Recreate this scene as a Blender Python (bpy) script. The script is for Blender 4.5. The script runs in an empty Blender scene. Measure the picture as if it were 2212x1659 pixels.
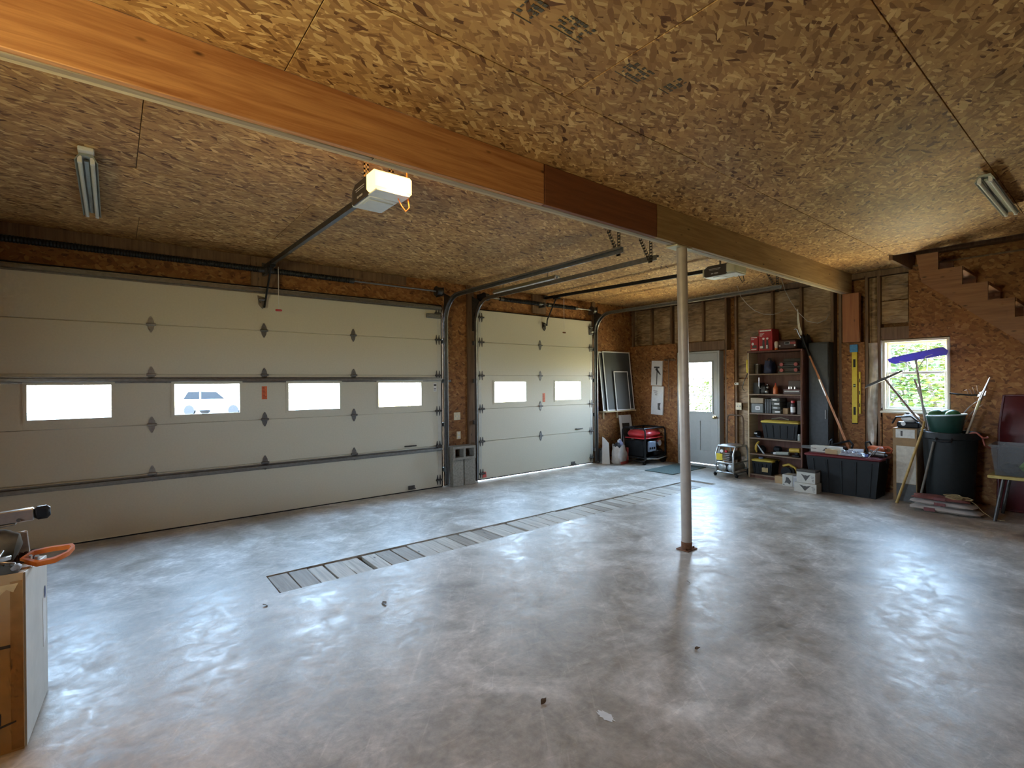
import bpy, math, random
from mathutils import Vector, Matrix
random.seed(7)
SC = bpy.context.scene
COL = SC.collection
PI = math.pi

# ------------------------------------------------------------ camera
cam_d = bpy.data.cameras.new('camera')
cam = bpy.data.objects.new('camera', cam_d); COL.objects.link(cam)
F_PX = 1082.98
cam_d.sensor_fit = 'HORIZONTAL'; cam_d.sensor_width = 36.0
cam_d.lens = 36.0 * F_PX / 2212.0
cam_d.clip_start = 0.02; cam_d.clip_end = 300
YAW, PITCH, ROLL = 0.67355, -0.0029, -0.00794
fw = Vector((math.sin(YAW)*math.cos(PITCH), math.cos(YAW)*math.cos(PITCH), math.sin(PITCH)))
rt = Vector((math.cos(YAW), -math.sin(YAW), 0)); up = rt.cross(fw)
r2 = rt*math.cos(ROLL) + up*math.sin(ROLL); u2 = -rt*math.sin(ROLL) + up*math.cos(ROLL)
cam.matrix_world = Matrix(((r2.x,u2.x,-fw.x,0),(r2.y,u2.y,-fw.y,0),(r2.z,u2.z,-fw.z,1.5),(0,0,0,1)))
SC.camera = cam

# ------------------------------------------------------------ view + render look
vs = SC.view_settings
vs.view_transform = 'Standard'; vs.look = 'None'; vs.gamma = 1.0; vs.use_curve_mapping = False
vs.exposure = 0.74
cy = SC.cycles
cy.use_denoising = True
cy.use_adaptive_sampling = True; cy.adaptive_threshold = .045; cy.adaptive_min_samples = 12
cy.max_bounces = 7; cy.diffuse_bounces = 5; cy.glossy_bounces = 3; cy.transparent_max_bounces = 12
cy.transmission_bounces = 4
cy.sample_clamp_indirect = 8.0; cy.caustics_reflective = False; cy.caustics_refractive = False

# ------------------------------------------------------------ world: bright hazy sky above, sunlit lawn and drive below the horizon
W_STR = 40.0
wd = bpy.data.worlds.new('sky'); SC.world = wd; wd.use_nodes = True
wn = wd.node_tree; wn.nodes.clear()
def N(t, ty, **k):
    n = t.nodes.new(ty)
    for a, v in k.items():
        setattr(n, a, v)
    return n
wo = N(wn, 'ShaderNodeOutputWorld'); wb = N(wn, 'ShaderNodeBackground')
wt = N(wn, 'ShaderNodeTexCoord'); ws = N(wn, 'ShaderNodeSeparateXYZ')
wr = N(wn, 'ShaderNodeValToRGB'); wm = N(wn, 'ShaderNodeMapRange')
wm.inputs['From Min'].default_value = -1; wm.inputs['From Max'].default_value = 1
wn.links.new(wt.outputs['Generated'], ws.inputs[0]); wn.links.new(ws.outputs['Z'], wm.inputs['Value'])
wn.links.new(wm.outputs[0], wr.inputs[0]); wn.links.new(wr.outputs[0], wb.inputs[0])
cr = wr.color_ramp
cr.elements[0].position = 0.0; cr.elements[0].color = (0.60, 0.52, 0.28, 1)
cr.elements[1].position = 0.485; cr.elements[1].color = (0.62, 0.58, 0.34, 1)
for p, c in ((0.515, (0.72, 0.86, 1.0, 1)), (0.75, (0.44, 0.69, 1.0, 1)), (1.0, (0.34, 0.60, 1.0, 1))):
    e = cr.elements.new(p); e.color = c
wb.inputs[1].default_value = W_STR
wn.links.new(wb.outputs[0], wo.inputs[0])

# daylight portals in the window openings (they only guide the sampling of the sky)
def portal(loc, sx, sy, direction):
    d = bpy.data.lights.new('window_portal', 'AREA'); d.shape = 'RECTANGLE'; d.size = sx; d.size_y = sy
    d.cycles.is_portal = True
    o = bpy.data.objects.new('window_portal', d); COL.objects.link(o); o.location = loc
    o.rotation_euler = Vector(direction).to_track_quat('-Z', 'Y').to_euler()
    return o
BIG_WIN = [(-0.61, 0.0), (0.505, 1.124), (1.63, 2.25), (2.756, 3.398)]
SM_WIN = [(4.672, 5.323), (5.974, 6.614)]
for a, b in BIG_WIN + SM_WIN:
    portal(((a+b)/2, 6.40, 1.35), b-a, 0.36, (0, -1, 0))
portal((8.30, 1.81, 1.56), 0.9, 0.7, (-1, 0, 0)).rotation_euler = (0, PI/2, 0)
portal((8.20, 4.88, 1.40), 0.94, 0.56, (-1, 0, 0)).rotation_euler = (0, PI/2, 0)
pl_ = portal((-1.86, 1.5, 1.75), .9, 1.0, (1, 0, 0)); pl_.rotation_euler = (0, -PI/2, 0); pl_.name = 'window_left_offscreen'; pl_.data.name = 'window_left_offscreen'

# ------------------------------------------------------------ materials
MATS = {}
def newmat(name):
    m = bpy.data.materials.new(name); m.use_nodes = True
    t = m.node_tree; b = t.nodes['Principled BSDF']
    MATS[name] = m
    return m, t, b
def lk(t, a, b): t.links.new(a, b)
def plain(name, col, rough=0.6, metal=0.0, noise=0.12, nscale=25.0, bump=0.0, coat=0.0, spec=0.5):
    """a colour with fine mottling and a little relief"""
    if name in MATS: return MATS[name]
    m, t, b = newmat(name)
    tc = N(t, 'ShaderNodeTexCoord'); nz = N(t, 'ShaderNodeTexNoise')
    nz.inputs['Scale'].default_value = nscale; nz.inputs['Detail'].default_value = 2
    rp = N(t, 'ShaderNodeValToRGB')
    lo = [max(0, c*(1-noise)) for c in col]; hi = [min(1, c*(1+noise)) for c in col]
    rp.color_ramp.elements[0].position = 0.3; rp.color_ramp.elements[0].color = (*lo, 1)
    rp.color_ramp.elements[1].position = 0.7; rp.color_ramp.elements[1].color = (*hi, 1)
    lk(t, tc.outputs['Object'], nz.inputs['Vector']); lk(t, nz.outputs[0], rp.inputs[0]); lk(t, rp.outputs[0], b.inputs['Base Color'])
    b.inputs['Roughness'].default_value = rough; b.inputs['Metallic'].default_value = metal
    b.inputs['Coat Weight'].default_value = coat; b.inputs['Specular IOR Level'].default_value = spec
    if bump:
        bp = N(t, 'ShaderNodeBump'); bp.inputs['Strength'].default_value = bump; bp.inputs['Distance'].default_value = 0.01
        lk(t, nz.outputs[0], bp.inputs['Height']); lk(t, bp.outputs[0], b.inputs['Normal'])
    return m
def emit(name, col, s):
    m, t, b = newmat(name)
    b.inputs['Base Color'].default_value = (*col, 1); b.inputs['Emission Color'].default_value = (*col, 1); b.inputs['Emission Strength'].default_value = s
    return m
def osb(name, cols, rot=0.0, dark=1.0, sc=1.0):
    """oriented strand board: overlapping stretched flakes in several directions, random offset per sheet"""
    m, t, b = newmat(name)
    tc = N(t, 'ShaderNodeTexCoord'); oi = N(t, 'ShaderNodeObjectInfo')
    ml = N(t, 'ShaderNodeMath', operation='MULTIPLY'); ml.inputs[1].default_value = 37.0
    lk(t, oi.outputs['Random'], ml.inputs[0])
    ad = N(t, 'ShaderNodeVectorMath', operation='ADD'); lk(t, tc.outputs['Object'], ad.inputs[0]); lk(t, ml.outputs[0], ad.inputs[1])
    wz = N(t, 'ShaderNodeTexNoise'); wz.inputs['Scale'].default_value = 9; wz.inputs['Detail'].default_value = 1; lk(t, ad.outputs[0], wz.inputs['Vector'])
    wsub = N(t, 'ShaderNodeVectorMath', operation='MULTIPLY_ADD'); lk(t, wz.outputs['Color'], wsub.inputs[0])
    wsub.inputs[1].default_value = (0.035, 0.035, 0.035); lk(t, ad.outputs[0], wsub.inputs[2])
    vals = []
    for i, (ang, s1, s2) in enumerate(((0.12, 15, 52), (-0.42, 17, 56), (0.6, 16, 48))):
        mp = N(t, 'ShaderNodeMapping', vector_type='TEXTURE'); ro = (0, 0, rot+ang); ss = (s1*sc, s2*sc, 30*sc)
        if name.endswith('_wallx'): ro = (ang, 0, 0); ss = (30*sc, s1*1.3*sc, s2*.75*sc)
        if name.endswith('_wally'): ro = (0, ang, 0); ss = (s1*1.3*sc, 30*sc, s2*.75*sc)
        mp.inputs['Rotation'].default_value = ro; mp.inputs['Scale'].default_value = [1/q for q in ss]
        mp.inputs['Location'].default_value = (i*3.7, i*1.3, i*.7)
        vo = N(t, 'ShaderNodeTexVoronoi'); vo.inputs['Scale'].default_value = 1.0; vo.inputs['Randomness'].default_value = 1.0
        lk(t, wsub.outputs[0], mp.inputs['Vector']); lk(t, mp.outputs[0], vo.inputs['Vector'])
        sp = N(t, 'ShaderNodeSeparateColor'); lk(t, vo.outputs['Color'], sp.inputs[0])
        vals.append((sp.outputs[0], sp.outputs[1]))
    # layered: flake of layer 2/3 lies on top where its own random number says so
    def mix(a, bb, f, thr):
        g = N(t, 'ShaderNodeMath', operation='GREATER_THAN'); g.inputs[1].default_value = thr; lk(t, f, g.inputs[0])
        mx = N(t, 'ShaderNodeMix'); mx.data_type = 'FLOAT'
        lk(t, g.outputs[0], mx.inputs[0]); lk(t, a, mx.inputs[2]); lk(t, bb, mx.inputs[3]); return mx.outputs[0]
    v = mix(vals[0][0], vals[1][0], vals[1][1], 0.5); v = mix(v, vals[2][0], vals[2][1], 0.62)
    rp = N(t, 'ShaderNodeValToRGB'); e = rp.color_ramp.elements
    e[0].position = 0.0; e[0].color = (*[c*dark for c in cols[0]], 1); e[1].position = 1.0; e[1].color = (*[c*dark for c in cols[-1]], 1)
    n = len(cols)
    for i in range(1, n-1):
        q = e.new([0, .10, .42, .82, 1][i] if n == 5 else i/(n-1)); q.color = (*[c*dark for c in cols[i]], 1)
    lk(t, v, rp.inputs[0])
    # broad weathering
    bz = N(t, 'ShaderNodeTexNoise'); bz.inputs['Scale'].default_value = 1.6; bz.inputs['Detail'].default_value = 2; lk(t, ad.outputs[0], bz.inputs['Vector'])
    br = N(t, 'ShaderNodeMapRange'); br.inputs['From Min'].default_value = .3; br.inputs['From Max'].default_value = .7; br.inputs['To Min'].default_value = .78; br.inputs['To Max'].default_value = 1.12
    lk(t, bz.outputs[0], br.inputs[0])
    mm = N(t, 'ShaderNodeMix'); mm.data_type = 'RGBA'; mm.blend_type = 'MULTIPLY'; mm.inputs[0].default_value = 1
    lk(t, rp.outputs[0], mm.inputs[6]); cmb = N(t, 'ShaderNodeCombineColor')
    for k in range(3): lk(t, br.outputs[0], cmb.inputs[k])
    lk(t, cmb.outputs[0], mm.inputs[7]); lk(t, mm.outputs[2], b.inputs['Base Color'])
    b.inputs['Roughness'].default_value = 0.62; b.inputs['Specular IOR Level'].default_value = 0.35
    return m
def wood(name, c1, c2, axis=0, sc=1.0, rough=0.6, knots=True):
    """sawn board: long grain along one axis, a few dark knots"""
    m, t, b = newmat(name)
    tc = N(t, 'ShaderNodeTexCoord'); oi = N(t, 'ShaderNodeObjectInfo')
    ml = N(t, 'ShaderNodeMath', operation='MULTIPLY'); ml.inputs[1].default_value = 23.0; lk(t, oi.outputs['Random'], ml.inputs[0])
    ad = N(t, 'ShaderNodeVectorMath', operation='ADD'); lk(t, tc.outputs['Object'], ad.inputs[0]); lk(t, ml.outputs[0], ad.inputs[1])
    mp = N(t, 'ShaderNodeMapping'); s = [16*sc]*3; s[axis] = 0.9*sc; mp.inputs['Scale'].default_value = s
    lk(t, ad.outputs[0], mp.inputs[0])
    nz = N(t, 'ShaderNodeTexNoise'); nz.inputs['Scale'].default_value = 2.2; nz.inputs['Detail'].default_value = 4; nz.inputs['Roughness'].default_value = .6
    nz.inputs['Distortion'].default_value = .6
    lk(t, mp.outputs[0], nz.inputs['Vector'])
    rp = N(t, 'ShaderNodeValToRGB'); rp.color_ramp.elements[0].position = .3; rp.color_ramp.elements[0].color = (*c1, 1)
    rp.color_ramp.elements[1].position = .7; rp.color_ramp.elements[1].color = (*c2, 1); lk(t, nz.outputs[0], rp.inputs[0])
    out = rp.outputs[0]
    if knots:
        mp2 = N(t, 'ShaderNodeMapping'); s2 = [11.0]*3; s2[axis] = 4.6; mp2.inputs['Scale'].default_value = s2; lk(t, ad.outputs[0], mp2.inputs[0])
        vo = N(t, 'ShaderNodeTexVoronoi'); vo.inputs['Scale'].default_value = 1; lk(t, mp2.outputs[0], vo.inputs['Vector'])
        kr = N(t, 'ShaderNodeMapRange'); kr.inputs['From Min'].default_value = .03; kr.inputs['From Max'].default_value = .13
        lk(t, vo.outputs['Distance'], kr.inputs[0])
        mx = N(t, 'ShaderNodeMix'); mx.data_type = 'RGBA'; lk(t, kr.outputs[0], mx.inputs[0])
        mx.inputs[6].default_value = (*[c*.28 for c in c1], 1); lk(t, out, mx.inputs[7]); out = mx.outputs[2]
    lk(t, out, b.inputs['Base Color']); b.inputs['Roughness'].default_value = rough
    bp = N(t, 'ShaderNodeBump'); bp.inputs['Strength'].default_value = .25; bp.inputs['Distance'].default_value = .003
    lk(t, nz.outputs[0], bp.inputs['Height']); lk(t, bp.outputs[0], b.inputs['Normal'])
    return m
def glass(name, tint=(1, 1, 1), refl=0.08):
    m = bpy.data.materials.new(name); m.use_nodes = True; t = m.node_tree; t.nodes.clear(); MATS[name] = m
    o = N(t, 'ShaderNodeOutputMaterial'); mx = N(t, 'ShaderNodeMixShader'); tr = N(t, 'ShaderNodeBsdfTransparent'); gl = N(t, 'ShaderNodeBsdfGlossy')
    fr = N(t, 'ShaderNodeFresnel'); fr.inputs[0].default_value = 1.45
    tr.inputs[0].default_value = (*tint, 1); gl.inputs['Roughness'].default_value = .05
    ge = N(t, 'ShaderNodeNewGeometry'); iv = N(t, 'ShaderNodeMath', operation='SUBTRACT'); iv.inputs[0].default_value = 1; lk(t, ge.outputs['Backfacing'], iv.inputs[1])
    mu = N(t, 'ShaderNodeMath', operation='MULTIPLY'); lk(t, fr.outputs[0], mu.inputs[0]); lk(t, iv.outputs[0], mu.inputs[1])
    lk(t, mu.outputs[0], mx.inputs[0]); lk(t, tr.outputs[0], mx.inputs[1]); lk(t, gl.outputs[0], mx.inputs[2]); lk(t, mx.outputs[0], o.inputs[0])
    return m
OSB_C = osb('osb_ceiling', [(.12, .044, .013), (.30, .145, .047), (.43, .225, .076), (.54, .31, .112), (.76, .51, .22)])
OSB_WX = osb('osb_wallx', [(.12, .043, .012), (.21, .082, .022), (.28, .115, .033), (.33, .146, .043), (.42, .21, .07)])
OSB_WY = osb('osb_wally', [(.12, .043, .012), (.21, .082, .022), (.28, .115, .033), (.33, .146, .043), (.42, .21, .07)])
W_BEAM = wood('beam_wood', (.34, .12, .035), (.62, .30, .11), 0)
W_BEAM2 = wood('beam_wood_dark', (.17, .052, .018), (.25, .085, .03), 0, knots=False)
W_BEAM3 = wood('beam_wood_pale', (.26, .15, .055), (.44, .29, .12), 0)
W_PLY = wood('beam_edge', (.26, .19, .12), (.42, .33, .22), 0, knots=False)
W_PLYL = wood('beam_edge_pale', (.45, .34, .19), (.62, .50, .30), 0, knots=False)
W_STUD = wood('stud_wood', (.13, .07, .035), (.24, .14, .07), 2)
W_POST = wood('post_wood', (.28, .10, .035), (.42, .17, .06), 2)
W_STAIR = wood('stair_wood', (.20, .085, .035), (.32, .15, .06), 1)
W_RAFT = wood('rafter_wood', (.16, .085, .04), (.26, .15, .07), 1)
W_PLANK = wood('plank_grey', (.32, .275, .215), (.60, .53, .43), 1, knots=True)
W_PLANK2 = wood('plank_brown', (.20, .155, .11), (.37, .30, .22), 1, knots=True)
GLASS = glass('window_glass')
# concrete
def concrete():
    m, t, b = newmat('concrete_floor')
    tc = N(t, 'ShaderNodeTexCoord')
    def nz(s, d=6, ro=.55, dist=0., vec=None):
        n = N(t, 'ShaderNodeTexNoise'); n.inputs['Scale'].default_value = s; n.inputs['Detail'].default_value = d; n.inputs['Roughness'].default_value = ro
        n.inputs['Distortion'].default_value = dist; lk(t, vec or tc.outputs['Object'], n.inputs['Vector']); return n.outputs[0]
    big = nz(.55, 3, .55, .8); mid = nz(2.3, 5, .62, 1.2); fine = nz(26, 3, .6)
    def ramp(x, a, bb, ca, cb):
        r = N(t, 'ShaderNodeValToRGB'); r.color_ramp.elements[0].position = a; r.color_ramp.elements[0].color = ca
        r.color_ramp.elements[1].position = bb; r.color_ramp.elements[1].color = cb; lk(t, x, r.inputs[0]); return r.outputs[0]
    c1 = ramp(mid, .34, .68, (.43, .385, .325, 1), (.72, .685, .625, 1))
    c2 = ramp(fine, .3, .75, (.82, .82, .82, 1), (1.1, 1.1, 1.1, 1))
    c3 = ramp(big, .38, .62, (.80, .77, .72, 1), (1.06, 1.06, 1.06, 1))
    def mul(a, bb):
        x = N(t, 'ShaderNodeMix'); x.data_type = 'RGBA'; x.blend_type = 'MULTIPLY'; x.inputs[0].default_value = 1
        lk(t, a, x.inputs[6]); lk(t, bb, x.inputs[7]); return x.outputs[2]
    # pale swept streaks and scratches running with the trench
    mp = N(t, 'ShaderNodeMapping'); mp.inputs['Scale'].default_value = (1.3, 7, 1); mp.inputs['Rotation'].default_value = (0, 0, .35); lk(t, tc.outputs['Object'], mp.inputs[0])
    st = nz(2.6, 5, .7, 1.5, mp.outputs[0])
    c4 = ramp(st, .56, .72, (1, 1, 1, 1), (1.32, 1.32, 1.34, 1))
    # smooth trowelled patches with sharper outlines, and thin scratches
    pat = nz(.85, 5, .6, 2.2); c5 = ramp(pat, .46, .56, (.80, .775, .74, 1), (1.05, 1.05, 1.06, 1))
    mp3 = N(t, 'ShaderNodeMapping', vector_type='TEXTURE'); mp3.inputs['Rotation'].default_value = (0, 0, .9); mp3.inputs['Scale'].default_value = (.55, .035, 1); lk(t, tc.outputs['Object'], mp3.inputs[0])
    sc_ = nz(1.0, 2, .6, .4, mp3.outputs[0]); c6 = ramp(sc_, .63, .70, (1, 1, 1, 1), (1.18, 1.18, 1.2, 1))
    spk = nz(9, 5, .75, .6); c7 = ramp(spk, .36, .62, (.84, .83, .81, 1), (1.08, 1.08, 1.08, 1))
    lk(t, mul(mul(mul(mul(mul(mul(c1, c2), c3), c4), c5), c6), c7), b.inputs['Base Color'])
    rr = N(t, 'ShaderNodeMapRange'); rr.inputs['From Min'].default_value = .35; rr.inputs['From Max'].default_value = .65
    rr.inputs['To Min'].default_value = .30; rr.inputs['To Max'].default_value = .62
    rmx = N(t, 'ShaderNodeMath', operation='MULTIPLY_ADD'); rmx.inputs[1].default_value = .6; lk(t, spk, rmx.inputs[0]); rm2 = N(t, 'ShaderNodeMath', operation='MULTIPLY'); rm2.inputs[1].default_value = .4; lk(t, pat, rm2.inputs[0]); lk(t, rm2.outputs[0], rmx.inputs[2])
    lk(t, rmx.outputs[0], rr.inputs[0]); lk(t, rr.outputs[0], b.inputs['Roughness'])
    b.inputs['Specular IOR Level'].default_value = .75
    bp = N(t, 'ShaderNodeBump'); bp.inputs['Strength'].default_value = .25; bp.inputs['Distance'].default_value = .004
    hs = N(t, 'ShaderNodeMath', operation='MULTIPLY_ADD'); hs.inputs[1].default_value = 2.5; lk(t, mid, hs.inputs[0]); lk(t, fine, hs.inputs[2])
    lk(t, hs.outputs[0], bp.inputs['Height']); lk(t, bp.outputs[0], b.inputs['Normal'])
    return m
CONC = concrete()
def kraft():
    m, t, b = newmat('kraft_paper')
    tc = N(t, 'ShaderNodeTexCoord'); oi = N(t, 'ShaderNodeObjectInfo')
    ml = N(t, 'ShaderNodeMath', operation='MULTIPLY'); ml.inputs[1].default_value = 11.0; lk(t, oi.outputs['Random'], ml.inputs[0])
    ad = N(t, 'ShaderNodeVectorMath', operation='ADD'); lk(t, tc.outputs['Object'], ad.inputs[0]); lk(t, ml.outputs[0], ad.inputs[1])
    mp = N(t, 'ShaderNodeMapping'); mp.inputs['Scale'].default_value = (4, 3, 12); lk(t, ad.outputs[0], mp.inputs[0])
    n1 = N(t, 'ShaderNodeTexNoise'); n1.inputs['Scale'].default_value = 2.0; n1.inputs['Detail'].default_value = 6; n1.inputs['Distortion'].default_value = 1; lk(t, mp.outputs[0], n1.inputs['Vector'])
    n2 = N(t, 'ShaderNodeTexNoise'); n2.inputs['Scale'].default_value = 1.7; n2.inputs['Detail'].default_value = 3; lk(t, ad.outputs[0], n2.inputs['Vector'])
    rp = N(t, 'ShaderNodeValToRGB'); e = rp.color_ramp.elements
    e[0].position = .30; e[0].color = (.075, .042, .018, 1); e[1].position = .70; e[1].color = (.54, .39, .21, 1); q = e.new(.5); q.color = (.29, .185, .09, 1)
    mx = N(t, 'ShaderNodeMix'); mx.data_type = 'FLOAT'; mx.inputs[0].default_value = .45; lk(t, n1.outputs[0], mx.inputs[2]); lk(t, n2.outputs[0], mx.inputs[3])
    lk(t, mx.outputs[0], rp.inputs[0]); lk(t, rp.outputs[0], b.inputs['Base Color']); b.inputs['Roughness'].default_value = .5
    bp = N(t, 'ShaderNodeBump'); bp.inputs['Strength'].default_value = .6; bp.inputs['Distance'].default_value = .02; lk(t, n1.outputs[0], bp.inputs['Height']); lk(t, bp.outputs[0], b.inputs['Normal'])
    return m
KRAFT = kraft()
DOORW = plain('door_panel_white', (.62, .585, .465), .5, noise=.03, nscale=60, bump=.05)
STEEL = plain('galvanised_steel', (.27, .27, .26), .38, .9, .12, 30)
STEELD = plain('dark_steel', (.10, .095, .09), .45, .8, .2, 30)
BLACK = plain('black_plastic', (.010, .010, .011), .45, 0, .15, spec=.25)
BLACKM = plain('black_metal', (.012, .012, .013), .42, .0, .15, spec=.3)
HINGE = plain('hinge_grey', (.20, .195, .19), .5, .6, .15, 40)
WHITE = plain('white_plastic', (.72, .72, .70), .4, 0, .04)
CREAM = plain('cream_paint', (.66, .60, .47), .5, 0, .05)
ALU = plain('aluminium', (.62, .62, .62), .3, 1.0, .05, 60)
RED = plain('red_paint', (.52, .03, .035), .3, 0, .08, coat=.4)
CARD = plain('cardboard', (.40, .265, .135), .75, 0, .07, 18)
CARDD = plain('cardboard_dark', (.30, .19, .09), .75, 0, .1, 18)
YEL = plain('yellow_plastic', (.72, .55, .03), .4, 0, .06)
ORANGE = plain('orange_plastic', (.75, .20, .03), .4, 0, .08)
RUST = plain('rusted_steel', (.20, .085, .04), .8, .3, .35, 30, .3)

# ------------------------------------------------------------ mesh helpers
class MB:
    """collects shapes; build() links them as ONE mesh object"""
    def __init__(s): s.v = []; s.f = []; s.m = []; s.cur = 0
    def add(s, vs, fs, M=None):
        o = len(s.v)
        s.v += [tuple(M @ Vector(p)) if M is not None else tuple(p) for p in vs]
        s.f += [tuple(i+o for i in f) for f in fs]; s.m += [s.cur]*len(fs); return s
    def box(s, x0, x1, y0, y1, z0, z1, M=None):
        v = [(x0,y0,z0),(x1,y0,z0),(x1,y1,z0),(x0,y1,z0),(x0,y0,z1),(x1,y0,z1),(x1,y1,z1),(x0,y1,z1)]
        return s.add(v, [(0,3,2,1),(4,5,6,7),(0,1,5,4),(1,2,6,5),(2,3,7,6),(3,0,4,7)], M)
    def cbox(s, x0, x1, y0, y1, z0, z1, c=.005, M=None):
        """box with chamfered edges"""
        c = min(c, (x1-x0)*.45, (y1-y0)*.45, (z1-z0)*.45)
        vs = []; idx = {}
        X, Y, Z = (x0, x1), (y0, y1), (z0, z1)
        for i in (0, 1):
            for j in (0, 1):
                for k in (0, 1):
                    sx, sy, sz = (1, -1)[i], (1, -1)[j], (1, -1)[k]
                    for a in range(3):
                        p = [X[i]+sx*c, Y[j]+sy*c, Z[k]+sz*c]; p[a] = (X[i], Y[j], Z[k])[a]
                        idx[i, j, k, a] = len(vs); vs.append(tuple(p))
        fs = []
        for a in range(3):
            b_, c_ = [q for q in range(3) if q != a]
            for sgn in (0, 1):
                loop = []
                for u, w in ((0,0),(1,0),(1,1),(0,1)):
                    k = [0,0,0]; k[a] = sgn; k[b_] = u; k[c_] = w; loop.append(idx[k[0],k[1],k[2],a])
                flip = (sgn == 0) ^ (a == 1)
                fs.append(tuple(reversed(loop)) if flip else tuple(loop))
        for a in range(3):                      # edges along axis a
            b_, c_ = [q for q in range(3) if q != a]
            for u in (0, 1):
                for w in (0, 1):
                    k0 = [0,0,0]; k0[b_] = u; k0[c_] = w; k1 = list(k0); k1[a] = 1
                    fs.append((idx[(*k0, b_)], idx[(*k1, b_)], idx[(*k1, c_)], idx[(*k0, c_)]))
        for i in (0, 1):
            for j in (0, 1):
                for k in (0, 1): fs.append(tuple(idx[i, j, k, a] for a in range(3)))
        return s.add(vs, fs, M)
    def tube(s, pts, r, n=8, caps=True, M=None, closed=False):
        """round tube through points; r a number or one per point"""
        P = [Vector(p) for p in pts]; m = len(P); R = r if isinstance(r, (list, tuple)) else [r]*m
        vs = []; prev = None
        for i in range(m):
            a = P[i-1] if (i > 0 or closed) else P[i]; b = P[(i+1) % m] if (i < m-1 or closed) else P[i]
            d = (b-a).normalized() if (b-a).length > 1e-9 else Vector((0,0,1))
            if prev is None:
                u = d.orthogonal().normalized()
            else:
                u = (prev - d*prev.dot(d)); u = u.normalized() if u.length > 1e-6 else d.orthogonal().normalized()
            prev = u; w = d.cross(u)
            for k in range(n):
                t = 2*PI*k/n; vs.append(tuple(P[i] + (u*math.cos(t)+w*math.sin(t))*R[i]))
        fs = []
        for i in range(m if closed else m-1):
            i2 = (i+1) % m
            for k in range(n):
                k2 = (k+1) % n; fs.append((i*n+k, i*n+k2, i2*n+k2, i2*n+k))
        if caps and not closed:
            fs.append(tuple(range(n-1, -1, -1))); fs.append(tuple((m-1)*n+k for k in range(n)))
        return s.add(vs, fs, M)
    def cyl(s, p, q, r, n=16, r2=None, M=None): return s.tube([p, q], [r, r if r2 is None else r2], n, True, M)
    def lathe(s, prof, n=20, M=None, arc=2*PI):
        """profile of (r, z) turned about z"""
        vs = []; m = len(prof); full = abs(arc-2*PI) < 1e-6; nn = n if full else n+1
        for k in range(nn):
            t = arc*k/n
            for r, z in prof: vs.append((r*math.cos(t), r*math.sin(t), z))
        fs = []
        for k in range(n):
            k2 = (k+1) % nn
            for i in range(m-1):
                a, b, c, d = k*m+i, k2*m+i, k2*m+i+1, k*m+i+1
                fs.append((a, b, c, d))
        return s.add(vs, fs, M)
    def prism(s, poly, d0, d1, axis=2, M=None):
        """polygon given in the two other axes (in x,y,z order), extruded along axis"""
        def P(u, w, d): return {0: (d, u, w), 1: (u, d, w), 2: (u, w, d)}[axis]
        n = len(poly); vs = [P(u, w, d0) for u, w in poly] + [P(u, w, d1) for u, w in poly]
        fs = [tuple(range(n-1, -1, -1)), tuple(range(n, 2*n))] + [(i, (i+1) % n, (i+1) % n+n, i+n) for i in range(n)]
        return s.add(vs, fs, M)
    def sphere(s, c, r, n=12, m=8, sc=(1, 1, 1), M=None):
        vs = [(c[0], c[1], c[2]-r*sc[2])]; 
        for j in range(1, m):
            ph = -PI/2 + PI*j/m
            for k in range(n):
                t = 2*PI*k/n; vs.append((c[0]+r*sc[0]*math.cos(ph)*math.cos(t), c[1]+r*sc[1]*math.cos(ph)*math.sin(t), c[2]+r*sc[2]*math.sin(ph)))
        vs.append((c[0], c[1], c[2]+r*sc[2])); fs = []
        for k in range(n): fs.append((0, 1+(k+1) % n, 1+k))
        for j in range(m-2):
            for k in range(n):
                a = 1+j*n; fs.append((a+k, a+(k+1) % n, a+n+(k+1) % n, a+n+k))
        l = len(vs)-1; a = 1+(m-2)*n
        for k in range(n): fs.append((a+k, a+(k+1) % n, l))
        return s.add(vs, fs, M)
    def grid(s, fn, nu, nv, M=None, thick=None):
        """surface fn(u,v) for u,v in 0..1"""
        vs = [fn(i/nu, j/nv) for j in range(nv+1) for i in range(nu+1)]
        fs = [(j*(nu+1)+i, j*(nu+1)+i+1, (j+1)*(nu+1)+i+1, (j+1)*(nu+1)+i) for j in range(nv) for i in range(nu)]
        return s.add(vs, fs, M)
    def mesh(s, name, mats, smooth=True):
        me = bpy.data.meshes.new(name); me.from_pydata(s.v, [], s.f); me.update()
        for mt in (mats if isinstance(mats, (list, tuple)) else [mats]): me.materials.append(mt)
        if any(s.m): me.polygons.foreach_set('material_index', s.m)
        import bmesh
        bm = bmesh.new(); bm.from_mesh(me); bmesh.ops.recalc_face_normals(bm, faces=bm.faces); bm.to_mesh(me); bm.free()
        if smooth:
            me.polygons.foreach_set('use_smooth', [True]*len(me.polygons)); me.set_sharp_from_angle(angle=math.radians(38))
        return me
def link(name, data, parent=None, loc=(0,0,0), rot=(0,0,0)):
    o = bpy.data.objects.new(name, data); COL.objects.link(o); o.location = loc; o.rotation_euler = rot
    if parent: o.parent = parent
    return o
def tag(o, label=None, cat=None, group=None, kind=None):
    if label: o['label'] = label
    if cat: o['category'] = cat
    if group: o['group'] = group
    if kind: o['kind'] = kind
    return o
def thing(name, label, cat, loc=(0,0,0), rot=(0,0,0), group=None, kind=None):
    if not isinstance(rot, (tuple, list)): rot = (0, 0, rot)
    return tag(link(name, None, None, loc, rot), label, cat, group, kind)
def part(name, mb, mat, parent, label=None, loc=(0,0,0), rot=(0,0,0), kind=None):
    o = link(name, mb.mesh(name, mat), parent, loc, rot)
    if label: o['label'] = label
    if kind: o['kind'] = kind
    return o
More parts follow.
